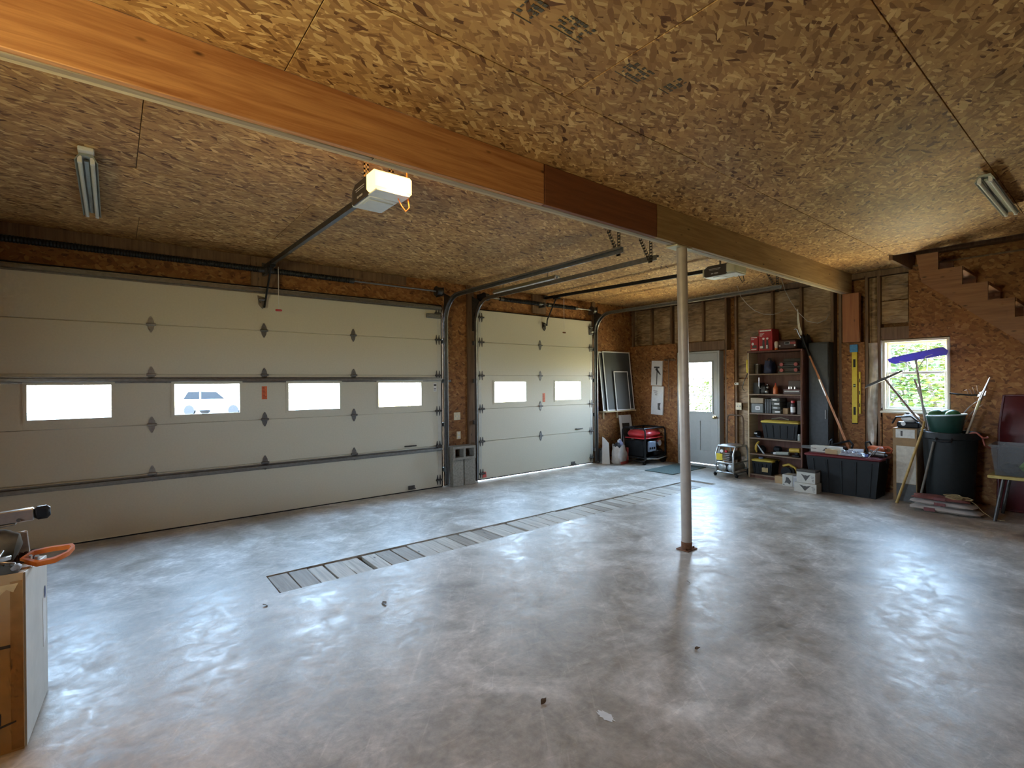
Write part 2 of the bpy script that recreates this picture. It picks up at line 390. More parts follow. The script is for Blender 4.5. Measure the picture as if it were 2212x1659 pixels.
def solo(name, mb, mat, label, cat, loc=(0,0,0), rot=(0,0,0), group=None, kind=None):
    if not isinstance(rot, (tuple, list)): rot = (0, 0, rot)
    return tag(link(name, mb.mesh(name, mat), None, loc, rot), label, cat, group, kind)
def struct(name, mb, mat, label=None, cat=None, loc=(0,0,0)):
    o = link(name, mb.mesh(name, mat), None, loc); o['kind'] = 'structure'
    return tag(o, label, cat)
def copytree(o, parent=None):
    c = o.copy(); COL.objects.link(c); c.parent = parent
    for ch in list(o.children): copytree(ch, c)
    return c
def arc(cx, cy, r, a0, a1, n):
    return [(cx+r*math.cos(a0+(a1-a0)*i/n), cy+r*math.sin(a0+(a1-a0)*i/n)) for i in range(n+1)]

# ============================================================ THE SETTING
XR, YF, ZC = 8.10, 6.36, 2.98
XL, YB = -1.70, -3.20
TX0, TX1, TY0, TY1 = 0.93, 6.87, 3.86, 4.27        # trench in the slab
b = MB()
for x0, x1, y0, y1 in ((XL-.1, TX0, YB-.1, 6.48), (TX1, XR+.12, YB-.1, 6.48), (TX0, TX1, YB-.1, TY0), (TX0, TX1, TY1, 6.48)):
    b.box(x0, x1, y0, y1, -.12, 0)
b.box(TX0-.02, TX1+.02, TY0-.02, TY1+.02, -.2, -.12)
struct('floor', b, CONC, 'pale grey worn concrete floor slab with a boarded trench', 'floor')

# ceiling: decking above, OSB sheets below it
b = MB(); SX, SY = 7.26, 1.87                        # stair opening: x > SX, y < SY
b.box(XL-.1, SX, YB-.1, 6.5, ZC+.013, 3.18); b.box(SX, XR+.15, SY, 6.5, ZC+.013, 3.18)
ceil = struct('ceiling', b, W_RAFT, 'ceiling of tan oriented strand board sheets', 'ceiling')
offs = {-3: .9, -2: 2.1, -1: .9, 0: 1.85, 1: .65, 2: .14, 3: 1.3, 4: .2}
meshes = {}
for k in range(-4, 5):
    y0, y1 = .65+1.21*k, .65+1.21*(k+1)
    y0, y1 = max(y0, YB), min(y1, YF)
    if y1 - y0 < .05: continue
    xm = SX if y1 <= SY+.01 else XR
    x = offs.get(k, .3) - 2.44*2
    while x < xm:
        a, c = max(x, XL), min(x+2.44, xm)
        if c-a > .05:
            key = (round(c-a, 3), round(y1-y0, 3))
            if key not in meshes:
                meshes[key] = MB().cbox(-key[0]/2+.002, key[0]/2-.002, -key[1]/2+.002, key[1]/2-.002, 0, .012, .0015).mesh('osb_sheet', OSB_C)
            dz = random.uniform(0, .002)
            link('osb_sheet', meshes[key], ceil, ((a+c)/2, (y0+y1)/2, ZC+dz-.001))
        x += 2.44
# printed grade stamps on one sheet
STAMP = plain('stamp_ink', (.10, .085, .06), .7, 0, .3, 90)
for (cx, cy, w, h) in ((1.31, 1.50, .09, .11), (1.52, 1.47, .17, .09), (1.97, 1.50, .16, .10), (2.21, 1.45, .07, .11)):
    b = MB(); rows = 4
    for r in range(rows):
        u = -w/2
        while u < w/2-.008:
            l = random.uniform(.006, .022)
            if random.random() < .75: b.box(cx+u, cx+min(u+l, w/2), cy-h/2+r*h/rows, cy-h/2+r*h/rows+h/rows*random.uniform(.35, .8), ZC-.0022, ZC-.001)
            u += l+.005
    b.box(cx-w/2-.006, cx+w/2+.006, cy+h/2+.004, cy+h/2+.008, ZC-.0022, ZC-.001)
    part('grade_stamp', b, STAMP, ceil, 'smudged dark printed grade stamp')

# front wall with the two overhead door openings
B0, B1, S0, S1 = -.97, 3.75, 4.34, 6.95; DH = 2.60
b = MB()
b.box(XL, B0, YF, YF+.14, 0, DH); b.box(B1, S0, YF, YF+.14, 0, DH); b.box(S1, XR+.14, YF, YF+.14, 0, DH); b.box(XL, XR+.14, YF, YF+.14, DH, 3.1)
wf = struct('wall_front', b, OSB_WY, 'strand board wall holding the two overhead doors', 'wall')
b = MB()
b.box(B1+.02, B1+.06, YF-.02, YF, 0, 2.62); part('jamb_board', b, W_STUD, wf)
b = MB(); b.box(S0-.14, S0-.02, YF-.038, YF, 0, 2.98); part('jamb_board', b, W_STUD, wf)
b = MB(); b.box(S1+.01, S1+.09, YF-.038, YF, 0, 2.98); part('jamb_board', b, W_STUD, wf)
b = MB(); b.box(XL+.02, 3.2, YF-.02, YF, 2.86, 2.975); part('header_board', b, W_STUD, wf)  # dark board put in for the shadow stripe along the header
b = MB(); b.box(1.25, 1.55, YF-.05, YF-.02, 2.632, 2.97); part('header_board', b, W_STUD, wf)
b = MB(); b.box(5.5, 5.8, YF-.04, YF, 2.66, 2.97); part('header_board', b, W_STUD, wf)

# right wall: sheathing, studs, kraft faced batts, OSB sheets
WY0, WY1, WZ0, WZ1 = 1.46, 2.16, 1.11, 2.02          # window rough opening (y, z)
DY0, DY1, DZ1 = 4.495, 5.27, 2.0                     # door rough opening
b = MB()
def wall_hole(b, x0, x1, ylo, yhi, ztop, holes):
    ys = sorted({ylo, yhi, *[h[0] for h in holes], *[h[1] for h in holes]})
    for a, c in zip(ys[:-1], ys[1:]):
        hs = sorted([h for h in holes if h[0] <= a+1e-6 and h[1] >= c-1e-6], key=lambda h: h[2]); z = 0
        for h in hs:
            if h[2] > z: b.box(x0, x1, a, c, z, h[2])
            z = h[3]
        if z < ztop: b.box(x0, x1, a, c, z, ztop)
wall_hole(b, XR+.14, XR+.17, YB-.1, 6.5, 3.18, [(WY0, WY1, WZ0, WZ1), (DY0, DY1, 0, DZ1)])
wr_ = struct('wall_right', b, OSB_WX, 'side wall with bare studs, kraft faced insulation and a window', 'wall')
stud_m = {}
def stud(y, z0, z1, w=.038):
    key = round(z1-z0, 3), w
    if key not in stud_m: stud_m[key] = MB().cbox(0, .139, -w/2, w/2, 0, z1-z0, .003).mesh('stud', W_STUD)
    link('stud', stud_m[key], wr_, (XR+.0005, y, z0))
def plate(y0, y1, z0, z1): part('plate', MB().cbox(XR+.001, XR+.139, y0, y1, z0, z1, .003), W_STUD, wr_)
STUDS = [6.30, 5.85, 5.42, 4.36, 4.19, 3.60, 3.18, 2.76, 2.66, 2.34, 2.20, 1.42, 1.02, .60, .2, -.2, -.6, -1.0, -1.4, -1.8, -2.2, -2.6, -3.0]
plate(YB, DY0-.1, 0, .038); plate(5.33, 6.32, 0, .038)
plate(YB, SY, 3.10, 3.18)
plate(YB, 6.34, 2.90, 2.975)
for y in STUDS: stud(y, .039, 2.899)
plate(4.38, 5.40, 2.03, 2.19)                         # door header
plate(1.44, 2.18, 2.03, 2.20)                         # window header
plate(1.44, 2.18, 1.06, 1.105)
def batt(y0, y1, z0, z1, sag=.02):
    """puffed kraft batt between two studs, flanges lapped on the stud faces"""
    ph = random.uniform(0, 6)
    def fn(u, v):
        y = y0+(y1-y0)*u; z = z0+(z1-z0)*v
        e = math.sin(PI*min(1, max(0, u)))**.5
        d = .045*e + sag*math.sin(7*v*(z1-z0)*2.2+ph+3*u)*e*.5 + .006*math.sin(23*v+11*u+ph)
        if u in (0, 1): d = .03
        return (XR+.085-d, y, z)
    part('insulation_batt', MB().grid(fn, 10, max(6, int((z1-z0)*9))), KRAFT, wr_)
def bays(y0, y1, z0, z1): batt(y0+.021, y1-.021, z0, z1, random.uniform(.02, .05))
for y0, y1, z0, z1 in ((5.85, 6.30, 2.2, 2.89), (5.42, 5.85, 2.2, 2.89), (4.78, 5.40, 2.2, 2.89), (4.36, 4.78, 2.2, 2.89), (3.60, 4.19, 1.55, 2.89), (3.60, 4.19, .05, 1.53),
                       (3.18, 3.60, 2.1, 2.89), (3.18, 3.60, .05, 2.09), (2.76, 3.18, 1.98, 2.89), (2.76, 3.18, .95, 1.97), (2.76, 3.18, .05, .94),
                       (2.20, 2.34, 1.9, 2.89), (2.20, 2.34, .9, 1.88), (2.20, 2.34, .05, .88), (1.87, 2.20, 2.25, 2.55), (1.87, 2.20, 2.56, 2.89)):
    bays(y0, y1, z0, z1)
stud(4.78, 2.2, 2.899)
for y0, y1, z0, z1, nm in ((5.29, 6.34, .0, 2.19, 0), (4.21, 4.345, 0, 2.02, 0), (2.36, 2.64, 0, 2.02, 0), (2.17, 2.19, .0, 1.0, 0)):
    part('osb_sheet', MB().cbox(XR-.012, XR-.0005, y0, y1, z0+.002, z1, .002), OSB_WX, wr_)
# OSB around and right of the window up to the stair
b = MB()
b.box(XR-.012, XR, YB, 1.46, .002, 2.95); b.box(XR-.012, XR, 1.46, 1.87, 2.035, 2.95); b.box(XR-.012, XR, 1.46, 2.16, .002, 1.06)
part('osb_sheet', b, OSB_WX, wr_)
part('beam_post', MB().cbox(XR-.10, XR-.013, 2.40, 2.60, 2.02, 2.699, .004), W_POST, wr_, 'reddish brown post carrying the beam')

# hidden walls behind the photographer: OSB, left window inferred from the lit beam end
b = MB()
def wall_holey(b, y0, y1, xlo, xhi, ztop, holes):
    xs = sorted({xlo, xhi, *[h[0] for h in holes], *[h[1] for h in holes]})
    for a, c in zip(xs[:-1], xs[1:]):
        hs = [h for h in holes if h[0] <= a+1e-6 and h[1] >= c-1e-6]; z = 0
        for h in hs:
            if h[2] > z: b.box(a, c, y0, y1, z, h[2])
            z = h[3]
        if z < ztop: b.box(a, c, y0, y1, z, ztop)
wall_holey(b, YB-.14, YB, XL-.14, XR+.14, 3.1, [])
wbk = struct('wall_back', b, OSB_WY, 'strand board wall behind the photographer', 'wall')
b = MB()
wall_hole(b, XL-.14, XL, YB-.14, 6.5, 3.1, [(1.0, 2.0, 1.3, 2.2)])
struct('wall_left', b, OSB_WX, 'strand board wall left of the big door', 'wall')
def plain_window(n, c, w, h, axis):
    b = MB()
    for s in (-1, 1):
        b.box(s*w/2-.03, s*w/2+.03, -.05, .05, -h/2, h/2); b.box(-w/2, w/2, -.05, .05, s*h/2-.03, s*h/2+.03)
    b.box(-.02, .02, -.02, .02, -h/2, h/2)
    o = struct('window_%d' % n, MB().box(-w/2, w/2, -.003, .003, -h/2, h/2), GLASS, 'unseen left window inferred from the light on the beam end', 'window', c)
    if axis: o.rotation_euler = (0, 0, PI/2)
    part('window_frame', b, CREAM, o); return o
plain_window(2, (XL-.07, 1.5, 1.75), 1.0, .9, 1)

struct('eave_sky_block', MB().box(XL-1.9, XL-.14, YB-.6, 6.6, 2.62, 2.72), W_RAFT, 'added unseen overhang blocking sky light at the left window', 'eave_sky_block')  # unseen overhang added to keep sky light off the near floor
# stairwell above the opening
b = MB()
b.box(SX-.04, SX, YB, SY, ZC+.02, 5.2); b.box(SX, XR+.14, SY, SY+.04, ZC+.02, 5.2); b.box(XR+.14, XR+.18, YB, SY, 3.18, 5.2); b.box(SX, XR+.14, YB-.1, YB-.06, 3.1, 5.2)
b.box(SX-.04, XR+.18, YB-.1, SY+.04, 5.2, 5.24)
struct('wall_stairwell', b, W_RAFT, 'bare board stairwell above the ceiling opening', 'wall')
b = MB(); b.cbox(SX-.001, SX+.038, YB, SY-.04, ZC-.0, ZC+.2, .003); b.cbox(SX, XR+.1, SY-.04, SY-.002, ZC-.06, ZC+.2, .003)
tag(struct('trim_1', b, W_STUD), 'dark joists trimming the stair opening in the ceiling', 'trim')
# window_1
wx = XR+.01
w1 = thing('window_1', 'white double hung window with a divided upper sash in side wall', 'window', (0, 0, 0), kind='structure')
def frame(x0, x1, y0, y1, z0, z1, t):
    return MB().cbox(x0, x1, y0, y0+t, z0, z1, .003).cbox(x0, x1, y1-t, y1, z0, z1, .003).cbox(x0, x1, y0+t, y1-t, z0, z0+t, .003).cbox(x0, x1, y0+t, y1-t, z1-t, z1, .003)
part('window_frame', frame(XR-.02, XR+.14, 1.465, 2.155, 1.085, 2.02, .028), CREAM, w1)
part('window_sill', MB().cbox(XR-.05, XR+.02, 1.44, 2.18, 1.055, 1.084, .005), CREAM, w1)
up_ = part('upper_sash', frame(XR+.07, XR+.10, 1.494, 2.126, 1.575, 1.992, .028), WHITE, w1)
lo_ = part('lower_sash', frame(XR+.03, XR+.06, 1.494, 2.126, 1.113, 1.60, .030), WHITE, w1)
b = MB()
gy = [1.522, 1.708, 1.912, 2.098]; gz = [1.603, 1.775, 1.964]
for y in gy[1:3]: b.box(XR+.079, XR+.091, y-.006, y+.006, 1.603, 1.964)
b.box(XR+.079, XR+.091, 1.522, 2.098, 1.769, 1.781)
part('muntin', b, WHITE, up_)
for i in range(3):
    for j in range(2):
        part('pane', MB().box(XR+.083, XR+.086, gy[i]+.004, gy[i+1]-.004, gz[j]+.004, gz[j+1]-.004), GLASS, up_)
part('pane', MB().box(XR+.043, XR+.047, 1.52, 2.10, 1.14, 1.575), GLASS, lo_)

# ------------------------------------------------------------ overhead doors
SEAM = [0.012, .600, 1.100, 1.610, 2.122, 2.615]
def overhead(n, label, x0, x1, wins, hx, struts, zb=.012):
    D = 6.30; th = .042
    d = thing('door_%d' % n, label, 'garage door', (0, 0, 0), kind='structure')
    for i in range(5):
        za, zt = SEAM[i]+.0025, SEAM[i+1]-.0025
        if i == 0: za = zb
        b = MB()
        if i != 2: b.cbox(x0, x1, D, D+th, za, zt, .004)
        else:
            xs = [x0]+[q for w in wins for q in w]+[x1]
            for k in range(0, len(xs), 2): b.box(xs[k], xs[k+1], D, D+th, za, zt)
            for a, c in wins: b.box(a, c, D, D+th, za, 1.185); b.box(a, c, D, D+th, 1.515, zt)
        p = part('door_panel', b, DOORW, d)
        if i == 2:
            for a, c in wins:
                wfm = part('window_frame', MB().box(a-.022, a+.006, D-.008, D-.0005, 1.163, 1.537).box(c-.006, c+.022, D-.008, D-.0005, 1.163, 1.537).box(a+.006, c-.006, D-.008, D-.0005, 1.163, 1.191).box(a+.006, c-.006, D-.008, D-.0005, 1.509, 1.537), DOORW, p)
                part('pane', MB().box(a, c, D+.018, D+.022, 1.185, 1.515), GLASS, p)
    for z in SEAM[1:5]: part('weather_strip', MB().box(x0, x1, D+.012, D+th-.006, z-.0022, z+.0022), DOORW, d)
    for x in (x0-.024, x1+.004): part('weather_strip', MB().box(x, x+.02, D+.02, D+.058, .001, 2.61), BLACK, d)
    part('weather_strip', MB().box(x0-.02, x1+.02, D+.02, D+.058, 2.616, 2.63), BLACK, d)
    b = MB().box(x0, x1, D-.004, D+th+.004, max(.001, zb-.012), zb-.0005)
    part('bottom_seal', b, BLACK, d)
    # end stiles
    for x in (x0+.001, x1-.061): part('end_stile', MB().box(x, x+.06, D-.0015, D-.0003, .03, 2.60), plain('stile_white', (.56, .545, .47), .45, .1, .04), d)
    for z in struts:
        b = MB(); b.prism([(D-.0005, z-.032), (D-.006, z-.032), (D-.006, z-.019), (D-.042, z-.013), (D-.042, z+.013), (D-.006, z+.019), (D-.006, z+.032), (D-.0005, z+.032)], x0+.01, x1-.01, 0)
        part('stiffening_strut', b, STEEL, d)
    # hinges: two diamond leaves on a knuckle
    hm = MB()
    for s in (1, -1): hm.prism([(-.032, 0), (.032, 0), (.024, s*.045), (.006, s*.082), (-.006, s*.082), (-.024, s*.045)], -.006, -.002, 1)
    hm.cyl((-.04, -.014, 0), (.04, -.014, 0), .013, 10)
    for s in (1, -1): hm.cyl((0, -.012, s*.055), (0, -.004, s*.055), .007, 8)
    hme = hm.mesh('hinge', HINGE)
    hm2 = hme.copy(); hm2.materials[0] = plain('hinge_bright', (.33, .32, .30), .35, .5, .15)
    for z in SEAM[1:5]:
        for x in hx: link('hinge', hm2 if x < 1 else hme, d, (x, D, z))
    # edge hinges with roller shafts
    em = MB()
    for q in (-.022, .022):
        for s in (1, -1): em.prism([(q-.016, 0), (q+.016, 0), (q+.004, s*.07), (q-.004, s*.07)], -.006, -.002, 1)
    em.cyl((-.05, -.02, 0), (.05, -.02, 0), .014, 10)
    eme = em.mesh('roller_hinge', STEELD)
    for z in SEAM[1:5]+[.11, 2.50]:
        for x in (x0+.055, x1-.055): link('roller_hinge', eme, d, (x, D, z))
    return d
d1 = overhead(1, 'wide white sectional garage door with four lit windows', -.93, 3.72, BIG_WIN, (.315, 1.374, 2.425), (1.555, .555, 2.575), .012)
d2 = overhead(2, 'narrow white sectional garage door with two lit windows', 4.365, 6.925, SM_WIN, (5.635,), (), .022)
STK = plain('sticker_orange', (.72, .17, .06), .5, 0, .2, 120)
INK = plain('sticker_ink', (.06, .05, .05), .6)
for d, x, z, h in ((d1, 1.374, 1.405, .15), (d2, 5.715, 1.24, .15)):
    s = part('warning_sticker', MB().box(x-.028, x+.028, 6.2975, 6.2995, z-h/2, z+h/2), STK, d, 'orange red warning sticker')
    b = MB()
    for k in range(9): b.box(x-.022, x-.022+random.uniform(.022, .044), 6.2968, 6.2974, z-h/2+.012+k*.0145, z-h/2+.019+k*.0145)
    part('printed_lines', b, plain('sticker_dark', (.30, .05, .03), .6), s)
s = part('data_label', MB().box(3.59, 3.64, 6.2962, 6.2976, 1.38, 1.50), WHITE, d1, 'small white data label')
part('printed_lines', MB().box(3.595, 3.635, 6.2952, 6.296, 1.46, 1.485).box(3.595, 3.63, 6.2952, 6.296, 1.42, 1.43).box(3.595, 3.625, 6.2952, 6.296, 1.40, 1.407), INK, s)
for d, x, z in ((d1, 3.22, .632), (d2, 6.55, .66)):
    part('lift_handle', MB().tube([(x-.085, 6.299, z), (x-.075, 6.27, z+.004), (x+.075, 6.27, z+.004), (x+.085, 6.299, z)], .009, 8), STEELD, d)
for d, x in ((d1, 3.23), (d2, 6.4)): part('step_plate', MB().cbox(x-.05, x+.05, 6.262, 6.2995, .035, .052, .003).cbox(x-.05, x+.05, 6.292, 6.2995, .03, .085, .002), STEELD, d)
for d, x in ((d1, 1.36), (d2, 5.73)):          # operator bracket on the top section
    b = MB().prism([(x-.05, 2.52), (x+.03, 2.50), (x+.03, 2.40), (x, 2.37), (x-.04, 2.42)], 6.285, 6.2995, 1).cyl((x-.045, 6.26, 2.47), (x+.02, 6.26, 2.47), .012, 8).box(x-.03, x-.022, 6.25, 6.29, 2.44, 2.50)
    part('operator_bracket', b, STEEL if d is d1 else STEELD, d)
part('corner_bracket', MB().cbox(6.84, 6.92, 6.27, 6.2995, 2.36, 2.47, .005).cyl((6.86, 6.262, 2.42), (6.93, 6.262, 2.42), .016, 10), STEEL, d2)
part('corner_bracket', MB().cbox(3.48, 3.70, 6.262, 6.2995, 2.425, 2.49, .005).cbox(3.5, 3.69, 6.25, 6.262, 2.45, 2.475, .003), STEEL, d1)
part('edge_reflector', MB().prism([(4.43, .045), (4.50, .045), (4.49, .13), (4.445, .13)], 6.285, 6.2995, 1), plain('sensor_red', (.62, .10, .08), .4), d2, 'small red reflector by the floor')

# door_3: entrance door in the side wall
d3 = thing('door_3', 'pale grey entry door with a nine light window in side wall', 'door', (0, 0, 0), kind='structure')
GREYD = plain('door_grey', (.44, .45, .42), .5, 0, .03)
DX0, DX1 = XR+.0, XR+.042; dy0, dy1, dz0, dz1 = 4.512, 5.252, .052, 1.985
ly0, ly1, lz0, lz1 = 4.605, 5.16, .955, 1.835
b = MB(); b.box(DX0, DX1, dy0, ly0, dz0, dz1).box(DX0, DX1, ly1, dy1, dz0, dz1).box(DX0, DX1, ly0, ly1, lz1, dz1)
for (a, c, z0, z1) in ((ly0, ly1, .80, lz0), (ly0, ly1, dz0, .28)): b.box(DX0, DX1, a, c, z0, z1)
b.box(DX0, DX1, ly0, 4.635, .28, .80).box(DX0, DX1, 4.845, 4.92, .28, .80).box(DX0, DX1, 5.13, ly1, .28, .80)
slab = part('door_slab', b, GREYD, d3)
for a, c in ((4.635, 4.845), (4.92, 5.13)):
    b = MB(); z0, z1 = .28, .80; e = .035
    b.box(DX0+.014, DX1, a, c, z0, z1); v0 = (DX0+.013, DX0+.004)
    b.add([(v0[0], a, z0), (v0[0], c, z0), (v0[0], c, z1), (v0[0], a, z1), (v0[1], a+e, z0+e), (v0[1], c-e, z0+e), (v0[1], c-e, z1-e), (v0[1], a+e, z1-e)], [(0,1,5,4),(1,2,6,5),(2,3,7,6),(3,0,4,7),(4,5,6,7)])
    part('raised_panel', b, GREYD, slab)
lf = part('light_frame', frame(DX0-.012, DX0-.0005, ly0-.02, ly1+.02, lz0-.02, lz1+.02, .03), GREYD, slab)
b = MB()
for k in (1, 2):
    y = ly0+(ly1-ly0)*k/3; z = lz0+(lz1-lz0)*k/3
    b.box(DX0+.015, DX0+.027, y-.007, y+.007, lz0, lz1); b.box(DX0+.0155, DX0+.0265, ly0, ly1, z-.007, z+.007)
part('muntin', b, WHITE, slab)
for i in range(3):
    for j in range(3):
        part('pane', MB().box(DX0+.019, DX0+.023, ly0+(ly1-ly0)*i/3+.008, ly0+(ly1-ly0)*(i+1)/3-.008, lz0+(lz1-lz0)*j/3+.008, lz0+(lz1-lz0)*(j+1)/3-.008), GLASS, slab)
KNOB = plain('brass_knob', (.62, .50, .28), .25, 1, .05)
part('door_knob', MB().lathe([(.0, -.075), (.018, -.073), (.028, -.06), (.026, -.045), (.012, -.035), (.011, -.012), (.03, -.01), (.03, 0), (0, 0)], 16, Matrix.Translation((DX0, 4.556, .875)) @ Matrix.Rotation(PI/2, 4, 'Y') @ Matrix.Scale(1, 4)), KNOB, slab)
for z in (.3, 1.1, 1.75): part('door_hinge', MB().cyl((DX0-.005, 5.257, z-.05), (DX0-.005, 5.257, z+.05), .007, 8), STEEL, d3)
part('door_frame', MB().cbox(XR-.005, XR+.139, 4.475, 4.508, .0, 2.02, .002).cbox(XR-.005, XR+.139, 5.256, 5.288, .0, 2.02, .002).cbox(XR-.005, XR+.139, 4.508, 5.256, 1.989, 2.02, .002), GREYD, d3)
part('door_stop', MB().box(XR+.043, XR+.056, 4.505, 4.53, .045, 1.99).box(XR+.043, XR+.056, 5.235, 5.26, .045, 1.99).box(XR+.043, XR+.056, 4.505, 5.26, 1.97, 1.992), GREYD, d3)
part('threshold', MB().cbox(XR-.06, XR+.139, 4.508, 5.256, .0, .045, .008), ALU, d3)

# ============================================================ BEAM, POST, STAIR
bm_ = thing('ceiling_beam', 'long built-up timber beam under the strand board ceiling, resting on the steel post', 'beam', (0, 2.51, 2.70))
BY = [0, .0375, .075, .1125]
for x0, x1, m in ((XL+.01, 2.295, W_BEAM), (2.30, 3.565, W_BEAM2), (3.57, XR-.005, W_BEAM3)):
    part('front_board', MB().cbox(x0, x1, BY[0], BY[1]-.001, 0.003, .278, .003), m, bm_)
for x0, x1 in ((XL+.01, 1.1), (1.104, 5.9), (5.904, XR-.005)):
    part('middle_board', MB().cbox(x0, x1, BY[1], BY[2]-.001, 0, .278, .002), W_PLY, bm_)
for x0, x1 in ((XL+.01, 3.4), (3.404, XR-.005)):
    part('back_board', MB().cbox(x0, x1, BY[2], BY[3], .006, .278, .002), W_PLYL, bm_)

pp = thing('support_post', 'slim beige steel post on a rusty base plate under the beam', 'post', (4.0, 2.53, 0))
POSTM = plain('post_paint', (.40, .345, .29), .45, .1, .08, 12)
part('shaft', MB().tube([(0, 0, .01), (0, 0, .12), (-.02, .016, 2.684)], .0455, 20), POSTM, pp)
part('base_plate', MB().cbox(-.075, .075, -.06, .06, 0, .01, .002).tube([(0, 0, .01), (0, 0, .07)], [.048, .047], 20), RUST, pp)
part('top_plate', MB().cbox(-.14, .10, -.018, .10, 2.685, 2.699, .002), plain('plate_pale', (.55, .50, .33), .5, .2), pp)
for s in (-1, 1): part('bolt', MB().cyl((s*.06, -.03, .01), (s*.06, -.03, .022), .008, 8), RUST, pp)

# open wooden stair up through the opening
st = thing('staircase', 'open wooden stair with notched stringers rising into the ceiling opening', 'staircase', (7.3, 1.62, 0))
run, rise = .205, .2
def stringer(x0, x1):
    pts = [(0, 2.94), (0, 2.72)]
    n = 12
    low = []; y, z = 0, 2.94
    top = [(-.0, 2.94)]
    for i in range(n):
        y2 = -(.20+run*i); top.append((y2, z)); z -= rise; top.append((y2, z))
    bot = [(top[-1][0], 2.98-rise*n-.18), (-.05, 2.62)]
    b = MB(); b.prism(top+bot, x0, x1, 0); return b
for x0 in (0, .745): part('stringer', stringer(x0, x0+.04), W_STAIR, st)
tr_m = MB().cbox(.0405, .744, -.215, .0, 0, .038, .004).mesh('tread', W_STAIR)
for i in range(11): link('tread', tr_m, st, (0, -.20-run*i+.0, 2.94-rise*(i+1)-.0385))

# ============================================================ TRENCH COVER
tc_ = thing('trench_cover', 'row of short weathered planks laid across the floor trench', 'trench cover', (TX0, TY0, 0))
part('ledge', MB().box(0, TX1-TX0, .0, .03, -.119, -.05).box(0, TX1-TX0, TY1-TY0-.03, TY1-TY0, -.119, -.05), W_STUD, tc_)
x = .012; i = 0
pk = {}
while x < TX1-TX0-.10:
    w = random.choice((.138, .14, .142, .12))
    if x+w > TX1-TX0-.005: w = TX1-TX0-.005-x
    l = TY1-TY0-random.uniform(.012, .03)
    g = random.choice((.004, .007, .010, .014)); 
    if i in (4, 15, 27): g = .03
    part('plank', MB().cbox(0, w, 0, l, 0, .036, .003), W_PLANK2 if (i < 2 or random.random() < .22) else W_PLANK, tc_, None, (x, .008, -.0495+random.uniform(0, .008)), (0, 0, random.uniform(-.016, .016)))
    x += w+g; i += 1

# ============================================================ DOOR TRACKS AND SPRINGS
def track(label, x, s, yend, yb, zt=2.735, hang=True):
    """vertical channel, bend and horizontal run of an overhead door track; s = side of the door (+1 lies right of it)"""
    t = thing('door_track', label, 'track', (x, 6.25, 0), group=None)
    R = .34; path = [(0, 0, .03), (0, 0, zt-R)]
    for k in range(1, 9): a = PI/2*k/8; path.append((0, -R+R*math.cos(a), zt-R+R*math.sin(a)))
    path.append((0, yend-6.25, zt+.01))
    b = MB(); n = len(path); w, d = .022, .052
    # C-section swept along the path in the yz plane
    sec = [(-w, 0), (w, 0), (w, d*.3), (w, d), (w*.4, d), (w*.4, d-.006), (w-.006, d-.006), (w-.006, .006), (-w+.006, .006), (-w+.006, .02), (-w, .02)]
    vs = []; 
    for i, p in enumerate(path):
        a = Vector(path[max(0, i-1)]); c = Vector(path[min(n-1, i+1)]); tn = (c-a).normalized(); nr = Vector((0, tn.z, -tn.y))  # normal towards door/ceiling
        for u, v in sec: vs.append(tuple(Vector(p) + Vector((s*u, 0, 0)) - nr*(v-.03)))
    m = len(sec); fs = [tuple(range(m)), tuple((n-1)*m+k for k in range(m-1, -1, -1))]
    for i in range(n-1):
        for k in range(m): fs.append((i*m+k, i*m+(k+1) % m, (i+1)*m+(k+1) % m, (i+1)*m+k))
    b.add(vs, fs)
    part('track_channel', b, STEEL, t)
    for z in (.25, .9, 1.53, 2.1):
        part('track_bracket', MB().cbox(-.03, .03, .02, yb, z-.03, z+.03, .003), STEEL, t)
    part('flag_bracket', MB().prism([(yb, zt-.45), (.02, zt-.45), (.02, zt-.2), (-.12, zt-.035), (-.12, zt-.01), (yb, zt+.08)], s*.026, s*.032, 0), STEELD, t)
    if hang:
        ye = yend-6.25+.06
        h = MB()
        for dx, dy in ((.0, 0), (-s*.0, .14)):
            p0 = Vector((s*.03, ye+dy*.1, zt-.03)); p1 = Vector((s*.03+dx, ye+dy, ZC))
            dvec = (p1-p0)
            for q in range(9):
                a0 = p0+dvec*(q/9); a1 = p0+dvec*((q+.55)/9)
                for ww in (-.017, .011): h.box(a0.x-.002, a0.x+.002, a0.y+ww, a0.y+ww+.006, a0.z, p0.z+dvec.z*(q+1)/9)
                h.box(a0.x-.002, a0.x+.002, a0.y-.017, a0.y+.017, a0.z, a1.z)
        part('perforated_hanger', h, STEELD, t)
    return t
track('steel track right of the wide door, bending onto the ceiling', 3.775, 1, 3.05, .091)
track('steel track left of the wide door', -.985, -1, 3.05, .111)
track('steel track left of the narrow door, bending onto the ceiling', 4.31, -1, 3.03, .073)
track('steel track right of the narrow door, running along the side wall', 6.975, 1, 2.98, .073)

